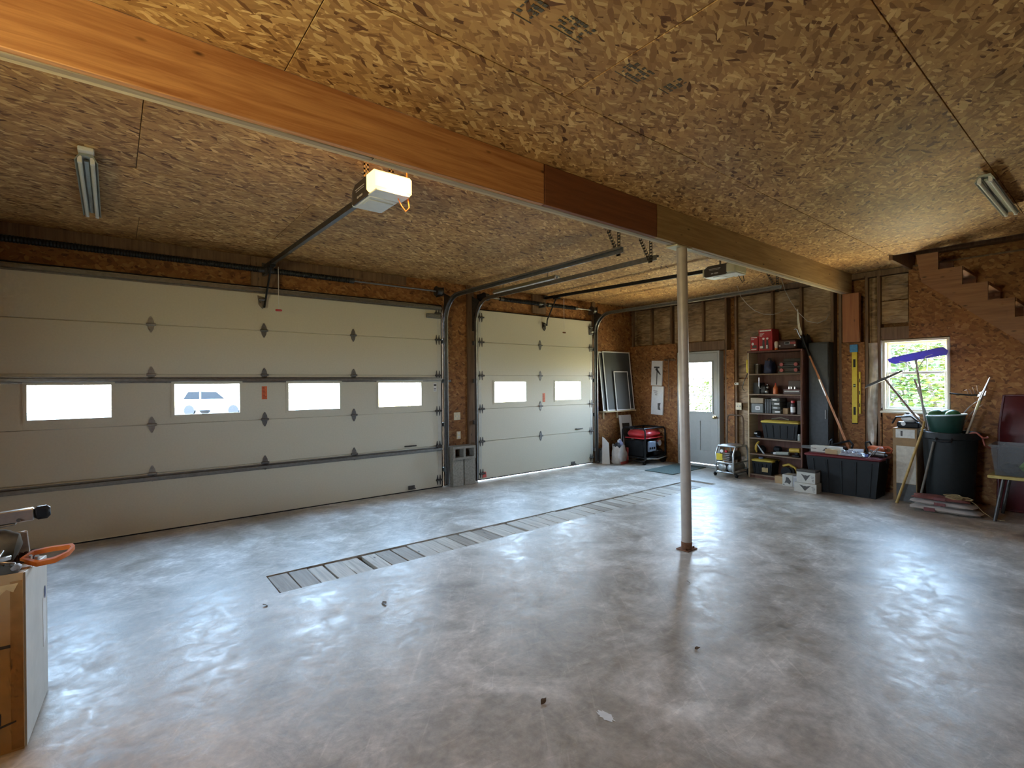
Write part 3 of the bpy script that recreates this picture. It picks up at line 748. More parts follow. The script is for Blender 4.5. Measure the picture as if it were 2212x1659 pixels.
def spring(label, x0, x1, sx0, sx1, z, yb, cat='spring'):
    t = thing('torsion_spring', label, cat, ((x0+x1)/2, 6.20, z)); xm = (x0+x1)/2
    part('shaft', MB().cyl((x0-xm, 0, 0), (x1-xm, 0, 0), .0127, 10), STEEL, t)
    for a, c in zip(sx0, sx1):
        prof = []; n = int((c-a)/.012)
        pts = []; rad = []
        for i in range(n+1):
            pts.append((a-xm+(c-a)*i/n, 0, 0)); rad.append(.034 if i % 2 else .0285)
        part('coil', MB().tube(pts, rad, 14), BLACKM, t)
        for q in (a, c): part('winding_cone', MB().cyl((q-xm-.03, 0, 0), (q-xm+.03, 0, 0), .0335, 12), STEELD, t)
    for q in (x0+.05, x1-.05):
        part('cable_drum', MB().cyl((q-xm-.04, 0, 0), (q-xm+.04, 0, 0), .058, 18).cyl((q-xm-.045, 0, 0), (q-xm-.035, 0, 0), .07, 18), STEELD, t)
        part('bearing_plate', MB().cbox(q-xm+.05*(1 if q > xm else -1)-.003, q-xm+.05*(1 if q > xm else -1)+.003, -.06, .1595, -.06, .055, .002), STEELD, t)
    part('centre_bracket', MB().cbox(-.018, .018, -.02, yb, -.05, .028, .004), STEELD, t)
spring('long black torsion spring on a shaft over the wide door', -.92, 3.68, (-.95+.15, 1.43), (1.33, 2.37), 2.80, .1105)
spring('short dark torsion spring on a shaft over the narrow door', 4.40, 6.90, (4.75, 5.75), (5.55, 6.4), 2.80, .1205)

# ============================================================ DOOR OPENERS
BULB = emit('lit_lens', (1.0, .62, .21), 1.9)
LENS_OFF = plain('lens_off', (.50, .48, .33), .35, 0, .05)
OPW = plain('opener_grey', (.62, .65, .66), .4, 0, .04)
OPD = plain('opener_dark', (.045, .035, .03), .45, 0, .1)
def opener(label, x, y0, zb, yend, zend, lit, cordx):
    L, w, h = .27, .21, .13
    t = thing('garage_door_opener', label, 'door opener', (x, y0, zb))
    part('housing', MB().cbox(-w/2, w/2, .13, .13+L, 0, h, .012), OPW, t)
    side = part('side_cover', MB().prism([(.10, .005), (.13+L-.02, .004), (.13+L, .02), (.13+L, h*.75), (.13+L-.05, h+.005), (.12, h+.004), (.10, h*.8)], -w/2-.008, -w/2-.0005, 0), OPD, t)
    part('logo_stripe', MB().box(-w/2-.0095, -w/2-.0082, .19, .34, h*.70, h*.745).box(-w/2-.0095, -w/2-.0082, .20, .33, h*.60, h*.635).box(-w/2-.0095, -w/2-.0082, .22, .27, h*.24, h*.34).box(-w/2-.0095, -w/2-.0082, .28, .31, h*.24, h*.34), plain('stripe_grey', (.40, .37, .35), .5), side)
    part('end_cover', MB().cbox(-w/2+.0, w/2, .13+L+.0005, .13+L+.03, .01, h-.02, .008), LENS_OFF if not lit else OPW, t)
    part('vent_plate', MB().cbox(-w/2+.02, w/2-.02, .18, .30, -.006, -.0005, .002), OPW, t)
    lens = MB().cbox(-w/2-.03, w/2+.03, 0, .115, .012, h+.0, .014)
    part('light_lens', lens, BULB if lit else LENS_OFF, t, 'glowing warm lamp lens' if lit else None)
    part('lens_base', MB().cbox(-w/2-.01, w/2+.01, .0, .125, -.001, .0115, .003), OPW, t)
    # power lead and antenna loop
    part('power_cord', MB().tube([(.06, .06, .0), (.075, .04, -.05), (.10, .03, -.085), (.12, .02, -.06), (.115, .03, .0), (.13, .06, .06), (.14, .10, ZC-zb-.005)], .004, 6), BLACK if not lit else ORANGE, t)
    # hanger straps
    for px in (-w/2-.006, w/2-.04):
        b = MB(); z0, z1 = h+.001, ZC-zb-.002
        k = 0; z = z0
        while z < z1-.004:
            b.box(px, px+.011, .2, .204, z, min(z+.03, z1)); b.box(px+.023, px+.034, .2, .204, z, min(z+.03, z1)); b.box(px, px+.034, .2, .204, z, min(z+.014, z1)); z += .03
        part('hanger_strap', b, STEEL if lit else STEELD, t)
    dy, dz = yend-y0, zend-zb
    part('drive_rail', MB().add([(-.018, .16+L, h-.045), (.018, .16+L, h-.045), (.018, .16+L, h), (-.018, .16+L, h), (-.018, dy, dz-.045), (.018, dy, dz-.045), (.018, dy, dz), (-.018, dy, dz)], [(0,1,2,3),(4,5,6,7),(0,1,5,4),(1,2,6,5),(2,3,7,6),(3,0,4,7)]), STEELD if lit else BLACKM, t)
    part('wall_bracket', MB().cbox(-.04, .04, dy, dy+.0125, dz-.045, dz+.022, .003), STEELD, t)
    cy_ = dy-.25
    part('trolley', MB().cbox(-.03, .03, cy_-.08, cy_+.05, dz-.075, dz-.02, .006), BLACKM, t)
    part('door_arm', MB().tube([(0, cy_, dz-.06), (-.012, dy-.04, dz-.40), (-.03, dy-.05, dz-.5)], .011, 8), BLACKM, t)
    part('release_cord', MB().tube([(cordx, cy_-.06, dz-.07), (cordx, cy_-.06, 2.34-zb)], .0028, 6), WHITE, t)
    part('release_handle', MB().cbox(cordx-.035, cordx+.035, cy_-.072, cy_-.048, 2.315-zb, 2.338-zb, .008), RED if lit else RUST, t)
    return t
op1 = opener('garage door opener with its lamp lit, hanging behind the beam', 1.40, 2.94, 2.70, 6.298, 2.88, True, .06)
op2 = opener('garage door opener with its lamp off, above the narrow door', 5.78, 2.92, 2.755, 6.298, 2.955, False, .12)
ld = bpy.data.lights.new('opener_bulb', 'POINT'); ld.energy = 8; ld.color = (1, .66, .30); ld.shadow_soft_size = .05
lo = link('opener_bulb', ld, None, (1.44, 2.90, 2.765))

# ============================================================ FLUORESCENT FIXTURES
TUBE = plain('dead_tube', (.74, .76, .68), .25, 0, .03)
REFL = plain('reflector', (.33, .36, .33), .4, .4, .06)
def shop_light(label, c, L, w, rz, chains=0.0, block=False, tube=TUBE):
    t = thing('shop_light', label, 'light fixture', c, rz)
    H = .045
    b = MB(); b.prism([(-w*.28, .05), (-w*.5, .004), (-w*.5+.004, .0), (-w*.26, .036), (w*.26, .036), (w*.5-.004, 0), (w*.5, .004), (w*.28, .05)], -L/2, L/2, 0)
    part('reflector', b, REFL, t)
    part('ballast_cover', MB().cbox(-L/2+.05, L/2-.05, -w*.12, w*.12, .018, .035, .004), REFL, t)
    for s in (-1, 1):
        part('tube', MB().cyl((-L/2+.03, s*w*.27, .005), (L/2-.03, s*w*.27, .005), .0125, 12), tube, t)
        for e in (-1, 1): part('tube_holder', MB().cbox(e*(L/2-.015)-.012, e*(L/2-.015)+.012, s*w*.27-.012, s*w*.27+.012, -.008, .0355, .003), WHITE, t)
    if block: part('junction_box', MB().cbox(-L/2-.05, -L/2+.03, -.04, .04, .051, ZC-c[2]-.001, .006), WHITE, t)
    else:
        for e in (-1, 1): part('hanger', MB().cyl((e*L*.36, 0, .051), (e*L*.36, 0, ZC-c[2]-.001), .004 if chains else .012, 8), STEELD, t)
    return t
shop_light('twin tube shop light over the wide door with white end box', (-.115, 4.76, 2.90), 1.31, .115, PI/2, 0, True)
shop_light('twin tube shop light on the ceiling beside the stair opening', (5.44, .685, 2.90), 1.18, .11, 0)
shop_light('white tube shop light slung from wires between the door tracks', (4.50, 5.35, 2.83), 1.34, .12, PI/2, 1, False, plain('white_tube', (.88, .9, .92), .3))

# ============================================================ SMALL FIXED THINGS ON THE WALLS
PLATE = plain('ivory_plate', (.72, .63, .42), .4)
t = thing('switch_plate', 'square ivory switch plate on the pier between the doors', 'switch', (4.02, YF, 1.005))
part('plate', MB().cbox(-.057, .057, -.007, 0, -.057, .057, .003), PLATE, t)
for s in (-1, 1): part('toggle', MB().cbox(s*.024-.005, s*.024+.005, -.018, -.0075, -.012, .012, .002), WHITE, t)
t = thing('outlet_plate', 'upright ivory outlet plate below the switch between the doors', 'outlet', (4.045, YF, .72))
part('plate', MB().cbox(-.035, .035, -.007, 0, -.057, .057, .003), PLATE, t)
for s in (-1, 1): part('socket', MB().cbox(-.016, .016, -.0095, -.0075, s*.025-.014, s*.025+.014, .003), WHITE, t)
t = thing('switch_plate', 'ivory switch plate on the wall beside the entry door', 'switch', (XR-.001, 4.1305, 1.08))
part('plate', MB().cbox(-.030, -.022, -.05, .05, -.06, .06, .003), PLATE, t)
part('mounting_box', MB().cbox(-.0215, .02, -.04, .04, -.05, .05, .002), STEELD, t)
for s in (-1, 1): part('toggle', MB().cbox(-.042, -.0305, s*.022-.005, s*.022+.005, -.012, .012, .002), WHITE, t)
t = thing('sensor_bracket', 'small steel bracket on the edge of the wide door track', 'bracket', (3.86, YF, 1.53))
part('arm', MB().cbox(-.05, .05, -.02, 0, -.015, .015, .003), STEEL, t); part('bolt', MB().cyl((.03, -.03, 0), (.03, -.0205, 0), .009, 8), STEELD, t)

# concrete blocks between the doors
BLOCK = plain('concrete_block', (.27, .25, .21), .9, 0, .2, 40, .4)
blk = MB(); w, d, h = .39, .19, .19
for x0, x1 in ((-.195, -.16), (-.018, .018), (.16, .195)): blk.box(x0, x1, -.095, .095, 0, h)
for y0, y1 in ((-.095, -.062), (.062, .095)):
    for x0, x1 in ((-.16, -.018), (.018, .16)): blk.box(x0, x1, y0, y1, 0, h)
blk_me = blk.mesh('concrete_block', BLOCK)
sol = MB().cbox(-.095, .095, -.055, .055, 0, .39, .006).mesh('concrete_block', BLOCK)
o = link('concrete_block', blk_me, None, (4.003, 6.32, .4847), (PI/2, 0, 0)); tag(o, 'hollow concrete block lying across two upright blocks between the doors', 'block')
for xx, rz, lab in ((3.915, .05, 'solid concrete block standing upright beside the wide door track'), (4.125, -.04, 'pale concrete block standing upright beside the narrow door')):
    o = link('concrete_block', sol, None, (xx, 6.225, 0), (0, 0, rz)); tag(o, lab, 'block')

# ============================================================ CORNER BESIDE THE NARROW DOOR
MESHM = glass('insect_mesh', (.20, .20, .20))
def screen(label, x0, w, h, y_bot, y_top, z0, shear, fm, t=.022):
    a = math.atan2(y_top-y_bot, h)
    o = thing('window_screen', label, 'window screen', (x0+w/2, y_bot, z0), (-a, shear, 0))
    part('frame', MB().cbox(-w/2, -w/2+t, -.006, .006, 0, h, .002).cbox(w/2-t, w/2, -.006, .006, 0, h, .002).cbox(-w/2+t, w/2-t, -.006, .006, 0, t, .002).cbox(-w/2+t, w/2-t, -.006, .006, h-t, h, .002), fm, o)
    part('mesh_panel', MB().box(-w/2+t, w/2-t, -.001, .001, t, h-t), plain('screen_mesh', (.065, .072, .072), .6, 0, .1, 200), o)
    return o
screen('large white framed window screen, hindmost against the wall by the narrow door', 7.13, .80, 1.12, 6.225, 6.345, .955, 0, WHITE)
screen('large white framed window screen leaning in front of its twin', 7.22, .80, 1.13, 6.195, 6.320, .955, 0, WHITE)
screen('small white framed window screen leaning on the larger screens', 7.45, .42, .75, 6.165, 6.245, .955, 0, WHITE, .02)
t = thing('wall_cleat', 'pale wooden cleat under the window screens', 'cleat', (7.55, YF, .955))
part('ledge', MB().cbox(-.45, .45, -.22, 0, -.022, -.001, .003), W_PLYL, t)
for q in (-.28, .12): part('leg', MB().cbox(q-.014, q+.014, -.03, -.001, -.16, -.023, .003), W_PLYL, t)

t = thing('white_frame', 'white frame with a dark opening leaning behind the generator', 'frame', (7.84, 6.17, 0), (-.17, 0, -.12))
w, h = .32, .86
part('border', MB().cbox(-w/2, -w/2+.06, -.008, .008, 0, h, .003).cbox(w/2-.06, w/2, -.008, .008, 0, h, .003).cbox(-w/2+.06, w/2-.06, -.008, .008, h-.16, h, .003).cbox(-w/2+.06, w/2-.06, -.008, .008, 0, .08, .003), WHITE, t)
part('backing', MB().box(-w/2+.06, w/2-.06, 0, .004, .08, h-.16), plain('dark_backing', (.05, .04, .03), .8), t)

# generator
g = thing('generator', 'black framed portable generator with a red fuel tank by the corner', 'generator', (7.722, 5.76, 0), .0)
GL, GW, GH = .60, .46, .62
b = MB()
def hoop(x, y0, y1, z0, z1, r):
    pts = []
    for cx, cy, a in ((y1-r, z0+r, -PI/2), (y1-r, z1-r, 0), (y0+r, z1-r, PI/2), (y0+r, z0+r, PI)):
        for k in range(5): pts.append((x, cx+r*math.cos(a+PI/2*k/4), cy+r*math.sin(a+PI/2*k/4)))
    return pts
for x in (-GL/2, GL/2): b.tube(hoop(x, -GW/2, GW/2, .06, GH, .06), .014, 8, closed=True)
for y in (-GW/2+.0, GW/2): b.cyl((-GL/2, y, .12), (GL/2, y, .12), .013, 8); b.cyl((-GL/2, y*.86, GH), (GL/2, y*.86, GH), .013, 8)
b.cyl((-GL/2, 0, .06), (GL/2, 0, .06), .013, 8); b.cyl((-GL/2, -GW/2, .12), (-GL/2, GW/2, .12), .012, 8)
part('tube_frame', b, BLACKM, g)
part('fuel_tank', MB().cbox(-.26, .26, -.185, .185, .455, .575, .045).cbox(-.28, .28, -.2, .2, .437, .456, .006), RED, g, 'glossy red fuel tank')
part('fuel_cap', MB().cyl((.02, 0, .575), (.02, 0, .60), .035, 14), BLACK, g)
part('engine_block', MB().cbox(-.24, .02, -.12, .14, .14, .40, .03).cyl((-.245, 0, .27), (-.16, 0, .27), .10, 18), BLACKM, g)
part('recoil_cover', MB().lathe([(.0, -.03), (.07, -.03), (.1, 0), (.1, .02)], 18, Matrix.Translation((-.25, 0, .27)) @ Matrix.Rotation(PI/2, 4, 'Y')), BLACK, g)
part('alternator', MB().cyl((.03, .02, .25), (.26, .02, .25), .115, 20), BLACKM, g)
part('skid_pan', MB().cbox(-.27, .27, -.2, .2, .095, .125, .01), BLACKM, g)
part('side_shroud', MB().cbox(-.29, -.245, -.2, .2, .13, .42, .02), BLACK, g)
part('battery_box', MB().cbox(.05, .28, -.2, -.13, .13, .23, .02), BLACK, g)
part('muffler', MB().cbox(.0, .2, .08, .2, .30, .43, .03), STEELD, g)
cp = part('control_panel', MB().cbox(-.20, .02, -.235, -.20, .22, .40, .012), plain('panel_blue_grey', (.28, .33, .42), .35, .3), g, 'blue grey outlet panel')
for k in range(3): part('outlet', MB().cyl((-.16+.06*k, -.242, .28), (-.16+.06*k, -.2355, .28), .02, 12), BLACK, cp)
part('air_gauge', MB().cyl((.09, -.26, .36), (.09, -.20, .36), .05, 20).cyl((.09, -.262, .36), (.09, -.2605, .36), .038, 20), ALU, g, 'round silver dial')
for y in (-.2, .2): part('wheel', MB().lathe([(.03, -.02), (.085, -.022), (.095, -.008), (.095, .008), (.085, .022), (.03, .02), (.03, -.02)], 20, Matrix.Translation((.27, y, .0955)) @ Matrix.Rotation(PI/2, 4, 'X')), BLACK, g)
g.scale = (1.0, 1.1, 1.05)
for y in (-.18, .18): part('foot', MB().cyl((-.26, y, 0), (-.26, y, .05), .022, 10), BLACK, g)
part('carry_handle', MB().tube([(-.28, -.23, .115), (-.05, -.30, .10), (.26, -.29, .12)], .012, 8), plain('chrome_bar', (.55, .55, .55), .25, 1), g)

# sack, bucket and board left of it
BAGW = plain('sack_white', (.55, .50, .45), .6, 0, .12, 14, .3)
def sack(w, d, h, seed, n=26, m=12):
    rnd = random.Random(seed); ph = [rnd.uniform(0, 6) for _ in range(8)]
    def fn(u, v):
        a = 2*PI*u; s = 1+.16*math.sin(PI*min(1, v*1.1))-.12*v
        f = abs(math.cos(a))**.6*(1 if math.cos(a) > 0 else -1), abs(math.sin(a))**.6*(1 if math.sin(a) > 0 else -1)
        r = s*(1+.07*math.sin(3*a+ph[0]+5*v)+.05*math.sin(7*a+ph[1]-6*v)*v+.03*math.sin(13*v+ph[2]+2*a))
        z = h*v+(.06*h*math.sin(2*a+ph[3])+.05*h*math.sin(5*a+ph[4]))*v**3
        if v < .08: r *= .82+2.2*v
        return (w/2*r*f[0], d/2*r*f[1], z)
    return MB().grid(fn, n, m)
t = thing('sack', 'crumpled white and red feed sack stuffed with wrappers beside the generator', 'sack', (7.258, 5.965, 0), .1)
sk = sack(.25, .20, .33, 3); sk.add([(.10*math.cos(2*PI*k/16), .075*math.sin(2*PI*k/16), .012) for k in range(16)], [tuple(range(16))])
part('bag', sk, BAGW, t)
part('red_band', MB().grid(lambda u, v: (.134+.005*math.sin(9*v), -.115+.19*u, .02+.27*v), 6, 8).grid(lambda u, v: (-.13+.26*u, -.118+.004*math.sin(8*u), .004+.05*v), 8, 2), plain('sack_red', (.36, .06, .05), .5), t, 'red printed side of the sack')
part('filling', MB().sphere((-.05, 0, .33), .07, 10, 7, (1, .8, .9)), plain('filling_black', (.03, .03, .035), .5), t)
part('filling', MB().sphere((.04, .0, .34), .065, 10, 7, (.8, 1, 1.3)), plain('filling_blue', (.30, .32, .5), .45), t)
part('filling', MB().tube([(-.02, 0, .32), (.01, .02, .42), (.05, .02, .44), (.08, 0, .36)], .018, 8), WHITE, t)
solo('scrap_board', MB().prism([(-.07, 0), (.07, 0), (.055, .38), (-.02, .47), (-.065, .50)], -.006, .006, 1), WHITE, 'narrow white scrap board leaning behind the sack', 'board', (7.028, 6.078, 0), (-.2, 0, -.86))
t = thing('metal_bucket', 'dull grey metal bucket standing by the narrow door track', 'bucket', (7.125, 6.225, 0))
part('body', MB().lathe([(0, .004), (.078, .004), (.08, 0), (.10, .25), (.104, .255), (.098, .256), (.079, .01), (0, .01)], 22), plain('bucket_grey', (.22, .225, .22), .5, .7), t)
part('handle', MB().tube([(.1*math.cos(a), -.02, .235+.06*math.sin(a)-.0) for a in [PI*k/10 for k in range(11)]], .004, 6), STEELD, t)

# flat cartons on the side wall
PRINT = plain('print_dark', (.07, .065, .06), .6)
t = thing('flat_carton', 'upper white flat carton pictured with a tool on the strand board wall', 'carton', (XR-.013, 5.72, 1.42), (.05, 0, 0))
part('sleeve', MB().cbox(-.03, 0, -.12, .12, 0, .47, .003), WHITE, t)
part('picture', MB().box(-.0315, -.0302, -.02, .0, .02, .36).prism([(.03, .30), (.0, .34), (-.09, .22), (-.085, .20)], -.0315, -.0302, 0).box(-.0316, -.0301, -.06, .06, .33, .36), PRINT, t)
t = thing('flat_carton', 'lower white flat carton with small print on the strand board wall', 'carton', (XR-.013, 5.71, .87), (.05, 0, 0))
part('sleeve', MB().cbox(-.035, 0, -.13, .13, 0, .54, .003), WHITE, t)
b = MB()
for k in range(3): b.box(-.0365, -.0352, .0, .09-.02*k, .44-.035*k, .45-.035*k)
b.prism([(-.02, .10), (-.08, .09), (-.06, .16), (-.08, .23), (-.015, .22)], -.0365, -.0352, 0)
part('picture', b, PRINT, t)
solo('mop_hook_rail', MB().cbox(-.02, 0, -.12, .12, 0, .035, .004).cyl((-.02, -.08, .01), (-.07, -.08, .03), .008, 8).cyl((-.02, .0, .01), (-.07, .0, .03), .008, 8).cyl((-.02, .08, .01), (-.07, .08, .03), .008, 8).cyl((-.055, 0, .02), (-.055, 0.0, -.75), .008, 8), W_STUD, 'brown hook rail with a hanging stick beside the white cartons', 'hook rail', (XR-.0125, 5.43, 1.88))

solo('door_mat', MB().cbox(-.51, .51, -.27, .27, 0, .012, .004), plain('mat_green', (.075, .10, .085), .9, 0, .25, 60, .5), 'dark green door mat lying in front of the entry door', 'mat', (7.51, 4.95, 0), .02)

# ============================================================ AIR COMPRESSOR
c = thing('air_compressor', 'wheeled silver framed air compressor with a dark handle beside the shelf', 'compressor', (7.70, 4.05, 0))
FR = plain('frame_silver', (.42, .43, .42), .35, .8)
b = MB()
for y in (-.14, .14):
    b.tube([(-.21, y, .05), (-.235, y, .10), (-.235, y, .36), (-.17, y, .47), (.17, y, .47), (.22, y, .38), (.22, y, .07)], .014, 8)
    b.cyl((-.235, y, .22), (.22, y, .22), .011, 8); b.cyl((-.21, y, .06), (.22, y, .06), .012, 8)
for x, z in ((-.17, .47), (.17, .47), (-.235, .22), (-.225, .07), (.22, .1)): b.cyl((x, -.14, z), (x, .14, z), .013, 8)
part('tube_frame', b, FR, c)
part('pull_handle', MB().tube([(.10, .135, .47), (.10, .135, .86), (.10, .12, .93), (.10, .09, .95), (.10, -.09, .95), (.10, -.12, .93), (.10, -.135, .86), (.10, -.135, .47)], .013, 8), plain('handle_bronze', (.13, .085, .055), .4, .4), c)
for y in (-.07, .07): part('air_tank', MB().tube([(-.19, y, .14), (-.175, y, .14), (.16, y, .14), (.18, y, .14)], [.03, .06, .06, .03], 18), FR, c)
part('motor', MB().cyl((-.10, -.02, .31), (.10, -.02, .31), .075, 18).cyl((-.13, -.02, .31), (-.10, -.02, .31), .055, 16), STEELD, c)
b = MB()
for k in range(5): b.cbox(-.2, -.13, -.06, .05, .245+.028*k, .257+.028*k, .003)
part('cooling_fin', b, ALU, c)
part('pressure_gauge', MB().cyl((-.235, .05, .40), (-.215, .05, .40), .026, 16), WHITE, c)
part('regulator_knob', MB().cyl((-.235, -.02, .40), (-.20, -.02, .40), .018, 12), RED, c)
part('warning_tag', MB().box(-.247, -.245, .03, .13, .26, .36), YEL, c, 'bright yellow paper tag')
part('top_cover', MB().cbox(-.15, .15, -.12, .12, .455, .495, .012), ALU, c)
part('side_label', MB().box(.0, .12, -.157, -.155, .27, .31), WHITE, c)
for x, r in ((-.2, .03), (.19, .06)):
    for y in (-.145, .145): part('wheel', MB().lathe([(.008, -.014), (r*.85, -.016), (r, -.006), (r, .006), (r*.85, .016), (.008, .014), (.008, -.014)], 16, Matrix.Translation((x, y+(.03 if y > 0 else -.03), r+.0005)) @ Matrix.Rotation(PI/2, 4, 'X')), BLACK, c)

# ============================================================ SHELF UNIT AND ITS CONTENTS
SHF = wood('shelf_brown', (.10, .038, .022), (.19, .075, .045), 2, knots=False)
SHE = wood('shelf_edge', (.17, .11, .07), (.26, .18, .12), 1, knots=False)
SX0, SX1, SYA, SYB = 7.75, 8.05, 3.03, 3.82
SHZ = [.06, .375, .62, 1.0, 1.295, 1.605]           # upper faces of the shelves
sh = thing('shelf_unit', 'tall brown wood grain shelf unit packed with tools and boxes', 'shelf', (SX0, SYA, 0))
def side(y0, y1):
    b = MB(); b.prism([(.0, 0)]+[(.30, 0), (.30, 1.93), (0, 1.93)], y0, y1, 1); return b
part('side_panel', MB().cbox(.012, .30, 0, .022, 0, 1.929, .004).cyl((.012, .011, 0), (.012, .011, 1.929), .016, 12), SHF, sh)
part('side_panel', MB().cbox(.005, .30, SYB-SYA-.02, SYB-SYA, 0, 1.929, .004), W_PLYL, sh)  # pale wood here stands in for light catching the left edge
part('back_panel', MB().box(.292, .299, .0225, SYB-SYA-.0205, .02, 1.928), SHF, sh)
part('top_panel', MB().cbox(-.01, .30, -.005, SYB-SYA+.005, 1.93, 1.955, .005), SHF, sh)
shm = MB().cbox(.004, .291, .023, SYB-SYA-.021, 0, .02, .003).mesh('shelf_board', SHE)
for z in SHZ: link('shelf_board', shm, sh, (0, 0, z-.02))
part('kick_board', MB().box(.02, .032, .0225, SYB-SYA-.0205, 0, .039), SHF, sh)
TOP = 1.9555
PRW = plain('print_white', (.78, .76, .72), .5)
def carton(name, label, cat, y0, y1, x0, x1, z, h, body, face=None, rz=0, lid=None, group=None):
    """cardboard box seen on its -x face; face(b_white, b_dark, w, h) draws the print on it"""
    t = thing(name, label, cat, ((x0+x1)/2, (y0+y1)/2, z), rz, group); w, d = y1-y0, x1-x0
    part('carton', MB().cbox(-d/2, d/2, -w/2, w/2, 0, h, .003), body, t)
    part('tape', MB().box(-d/2+.003, d/2-.003, -.018, .018, h+.0003, h+.001), plain('tape_tan', (.45, .35, .2), .3), t)
    if face:
        bw, bd = MB(), MB(); face(bw, bd, -d/2, w, h)
        if bw.v: part('print', bw, PRW, t)
        if bd.v: part('picture', bd, PRINT, t)
    return t
REDB = plain('carton_red', (.42, .025, .03), .45, 0, .08)
def redface(bw, bd, x, w, h):
    bw.box(x-.0012, x-.0003, -w*.42, w*.42, h*.90, h*.965)
    for k in range(3): bw.box(x-.0012, x-.0003, w*.42-w*(.34-.08*k), w*.42, h*(.79-.055*k), h*(.815-.055*k))
    for s in (-1, 1):
        bw.prism([(s*w*.14+q[0]*w*.09, h*.56+q[1]*h*.05) for q in [(math.cos(2*PI*k/8), math.sin(2*PI*k/8)) for k in range(8)]], x-.0014, x-.0003, 0)
        bd.prism([(s*w*.14-w*.11, h*.08), (s*w*.14+w*.11, h*.08), (s*w*.14+w*.06, h*.5), (s*w*.14-w*.06, h*.5)], x-.0013, x-.0003, 0)
    bw.box(x-.0015, x-.0013, w*.18, w*.40, h*.12, h*.22); bw.box(x-.0015, x-.0013, -w*.16, -w*.06, h*.1, h*.26)
def redface2(bw, bd, x, w, h):
    bw.box(x-.0012, x-.0003, -w*.4, w*.4, h*.9, h*.96); bw.box(x-.0012, x-.0003, w*.0, w*.4, h*.78, h*.82); bw.box(x-.0012, x-.0003, -w*.3, w*.4, h*.08, h*.16)
    bw.prism([(w*.2+w*.16*math.cos(2*PI*k/8), h*.5+h*.1*math.sin(2*PI*k/8)) for k in range(8)], x-.0013, x-.0003, 0)
    bd.prism([(-w*.35, h*.22), (w*.3, h*.22), (w*.2, h*.4), (-w*.3, h*.42)], x-.0012, x-.0003, 0)
carton('tool_carton', 'small red tool carton on top of the shelf unit', 'box', 3.675, 3.79, 7.79, 7.98, TOP, .225, REDB, redface2)
carton('tool_carton', 'large red tool carton on top of the shelf unit', 'box', 3.455, 3.66, 7.78, 8.00, TOP, .325, REDB, redface)
t = thing('spray_bottle', 'squat cream bottle with an orange base beside the red cartons', 'bottle', (7.80, 3.405, TOP))
part('bottle', MB().lathe([(0, .03), (.022, .03), (.026, .06), (.03, .10), (.022, .128), (0, .133)], 14), plain('bottle_cream', (.7, .6, .48), .4), t)
part('base', MB().lathe([(0, 0), (.024, 0), (.025, .03), (0, .0299)], 14), ORANGE, t)
t = thing('tool_case', 'dark tool case with a pale badge on top of the shelf unit', 'case', (7.88, 3.245, TOP))
part('shell', MB().cbox(-.10, .10, -.13, .13, 0, .15, .02), plain('case_maroon', (.06, .025, .02), .4), t)
part('badge', MB().cbox(-.104, -.1003, -.04, .035, .075, .115, .001), STEEL, t)
part('badge', MB().box(-.106, -.1042, -.028, .024, .083, .107), BLACK, t)
part('stripe', MB().box(-.1025, -.1003, -.12, -.045, .075, .11), plain('case_red', (.35, .06, .05), .4), t)
for y in (.1, -.11): part('latch', MB().cbox(-.108, -.1003, y-.012, y+.012, .045, .07, .002), ALU, t)
t = thing('duffel_bag', 'slumped black bag at the end of the shelf unit top', 'bag', (7.955, 3.055, TOP))
sk = sack(.15, .095, .2, 9); part('bag', sk, BLACK, t); part('flap', MB().sphere((0, 0, .17), .06, 10, 6, (1, .8, .5)), BLACK, t)
def sz(i): return SHZ[i]+.0008
# shelf 6 (top)
t = thing('tool_bag', 'dark blue tool bag on the uppermost inner shelf', 'bag', (7.90, 3.55, sz(5))); part('bag', sack(.17, .12, .19, 4), plain('bag_navy', (.03, .04, .09), .6), t); part('strap', MB().tube([(0, -.05, .16), (0, -.02, .23), (0, .02, .23), (0, .05, .16)], .008, 6), BLACK, t)
t = thing('paint_can', 'dark tin on the uppermost inner shelf beside the blue bag', 'can', (7.88, 3.72, sz(5))); part('can', MB().lathe([(0, 0), (.055, 0), (.055, .14), (.05, .145), (0, .145)], 18), plain('tin_brown', (.05, .035, .02), .4, .4), t); part('rim', MB().lathe([(.046, .1452), (.055, .1452), (.055, .152), (.046, .152), (.046, .1452)], 18), STEEL, t)
for k in range(2):
    t = thing('clamp_rack', ('lower' if k == 0 else 'upper')+' dark bar clamp with two red grips on the uppermost inner shelf', 'clamp', (7.86, 3.23, sz(5)+.085*k))
    part('bar', MB().cbox(-.05, .05, -.16, .16, 0, .03, .004).cbox(-.03, .03, -.15, .15, .03, .0845, .004), plain('bar_dark', (.04, .038, .035), .5, .3), t)
    for y in (-.10, .10): part('grip', MB().cyl((-.075, y, .045), (-.031, y, .045), .026, 14), plain('grip_red', (.42, .09, .09), .45), t)
    part('screw_rod', MB().cyl((-.055, -.09, .045), (-.055, .09, .045), .005, 8), STEEL, t)
carton('dark_case', 'low dark case lying behind the red gripped clamps', 'case', 3.10, 3.36, 7.93, 8.03, sz(5), .22, plain('case_dark', (.03, .03, .028), .5))
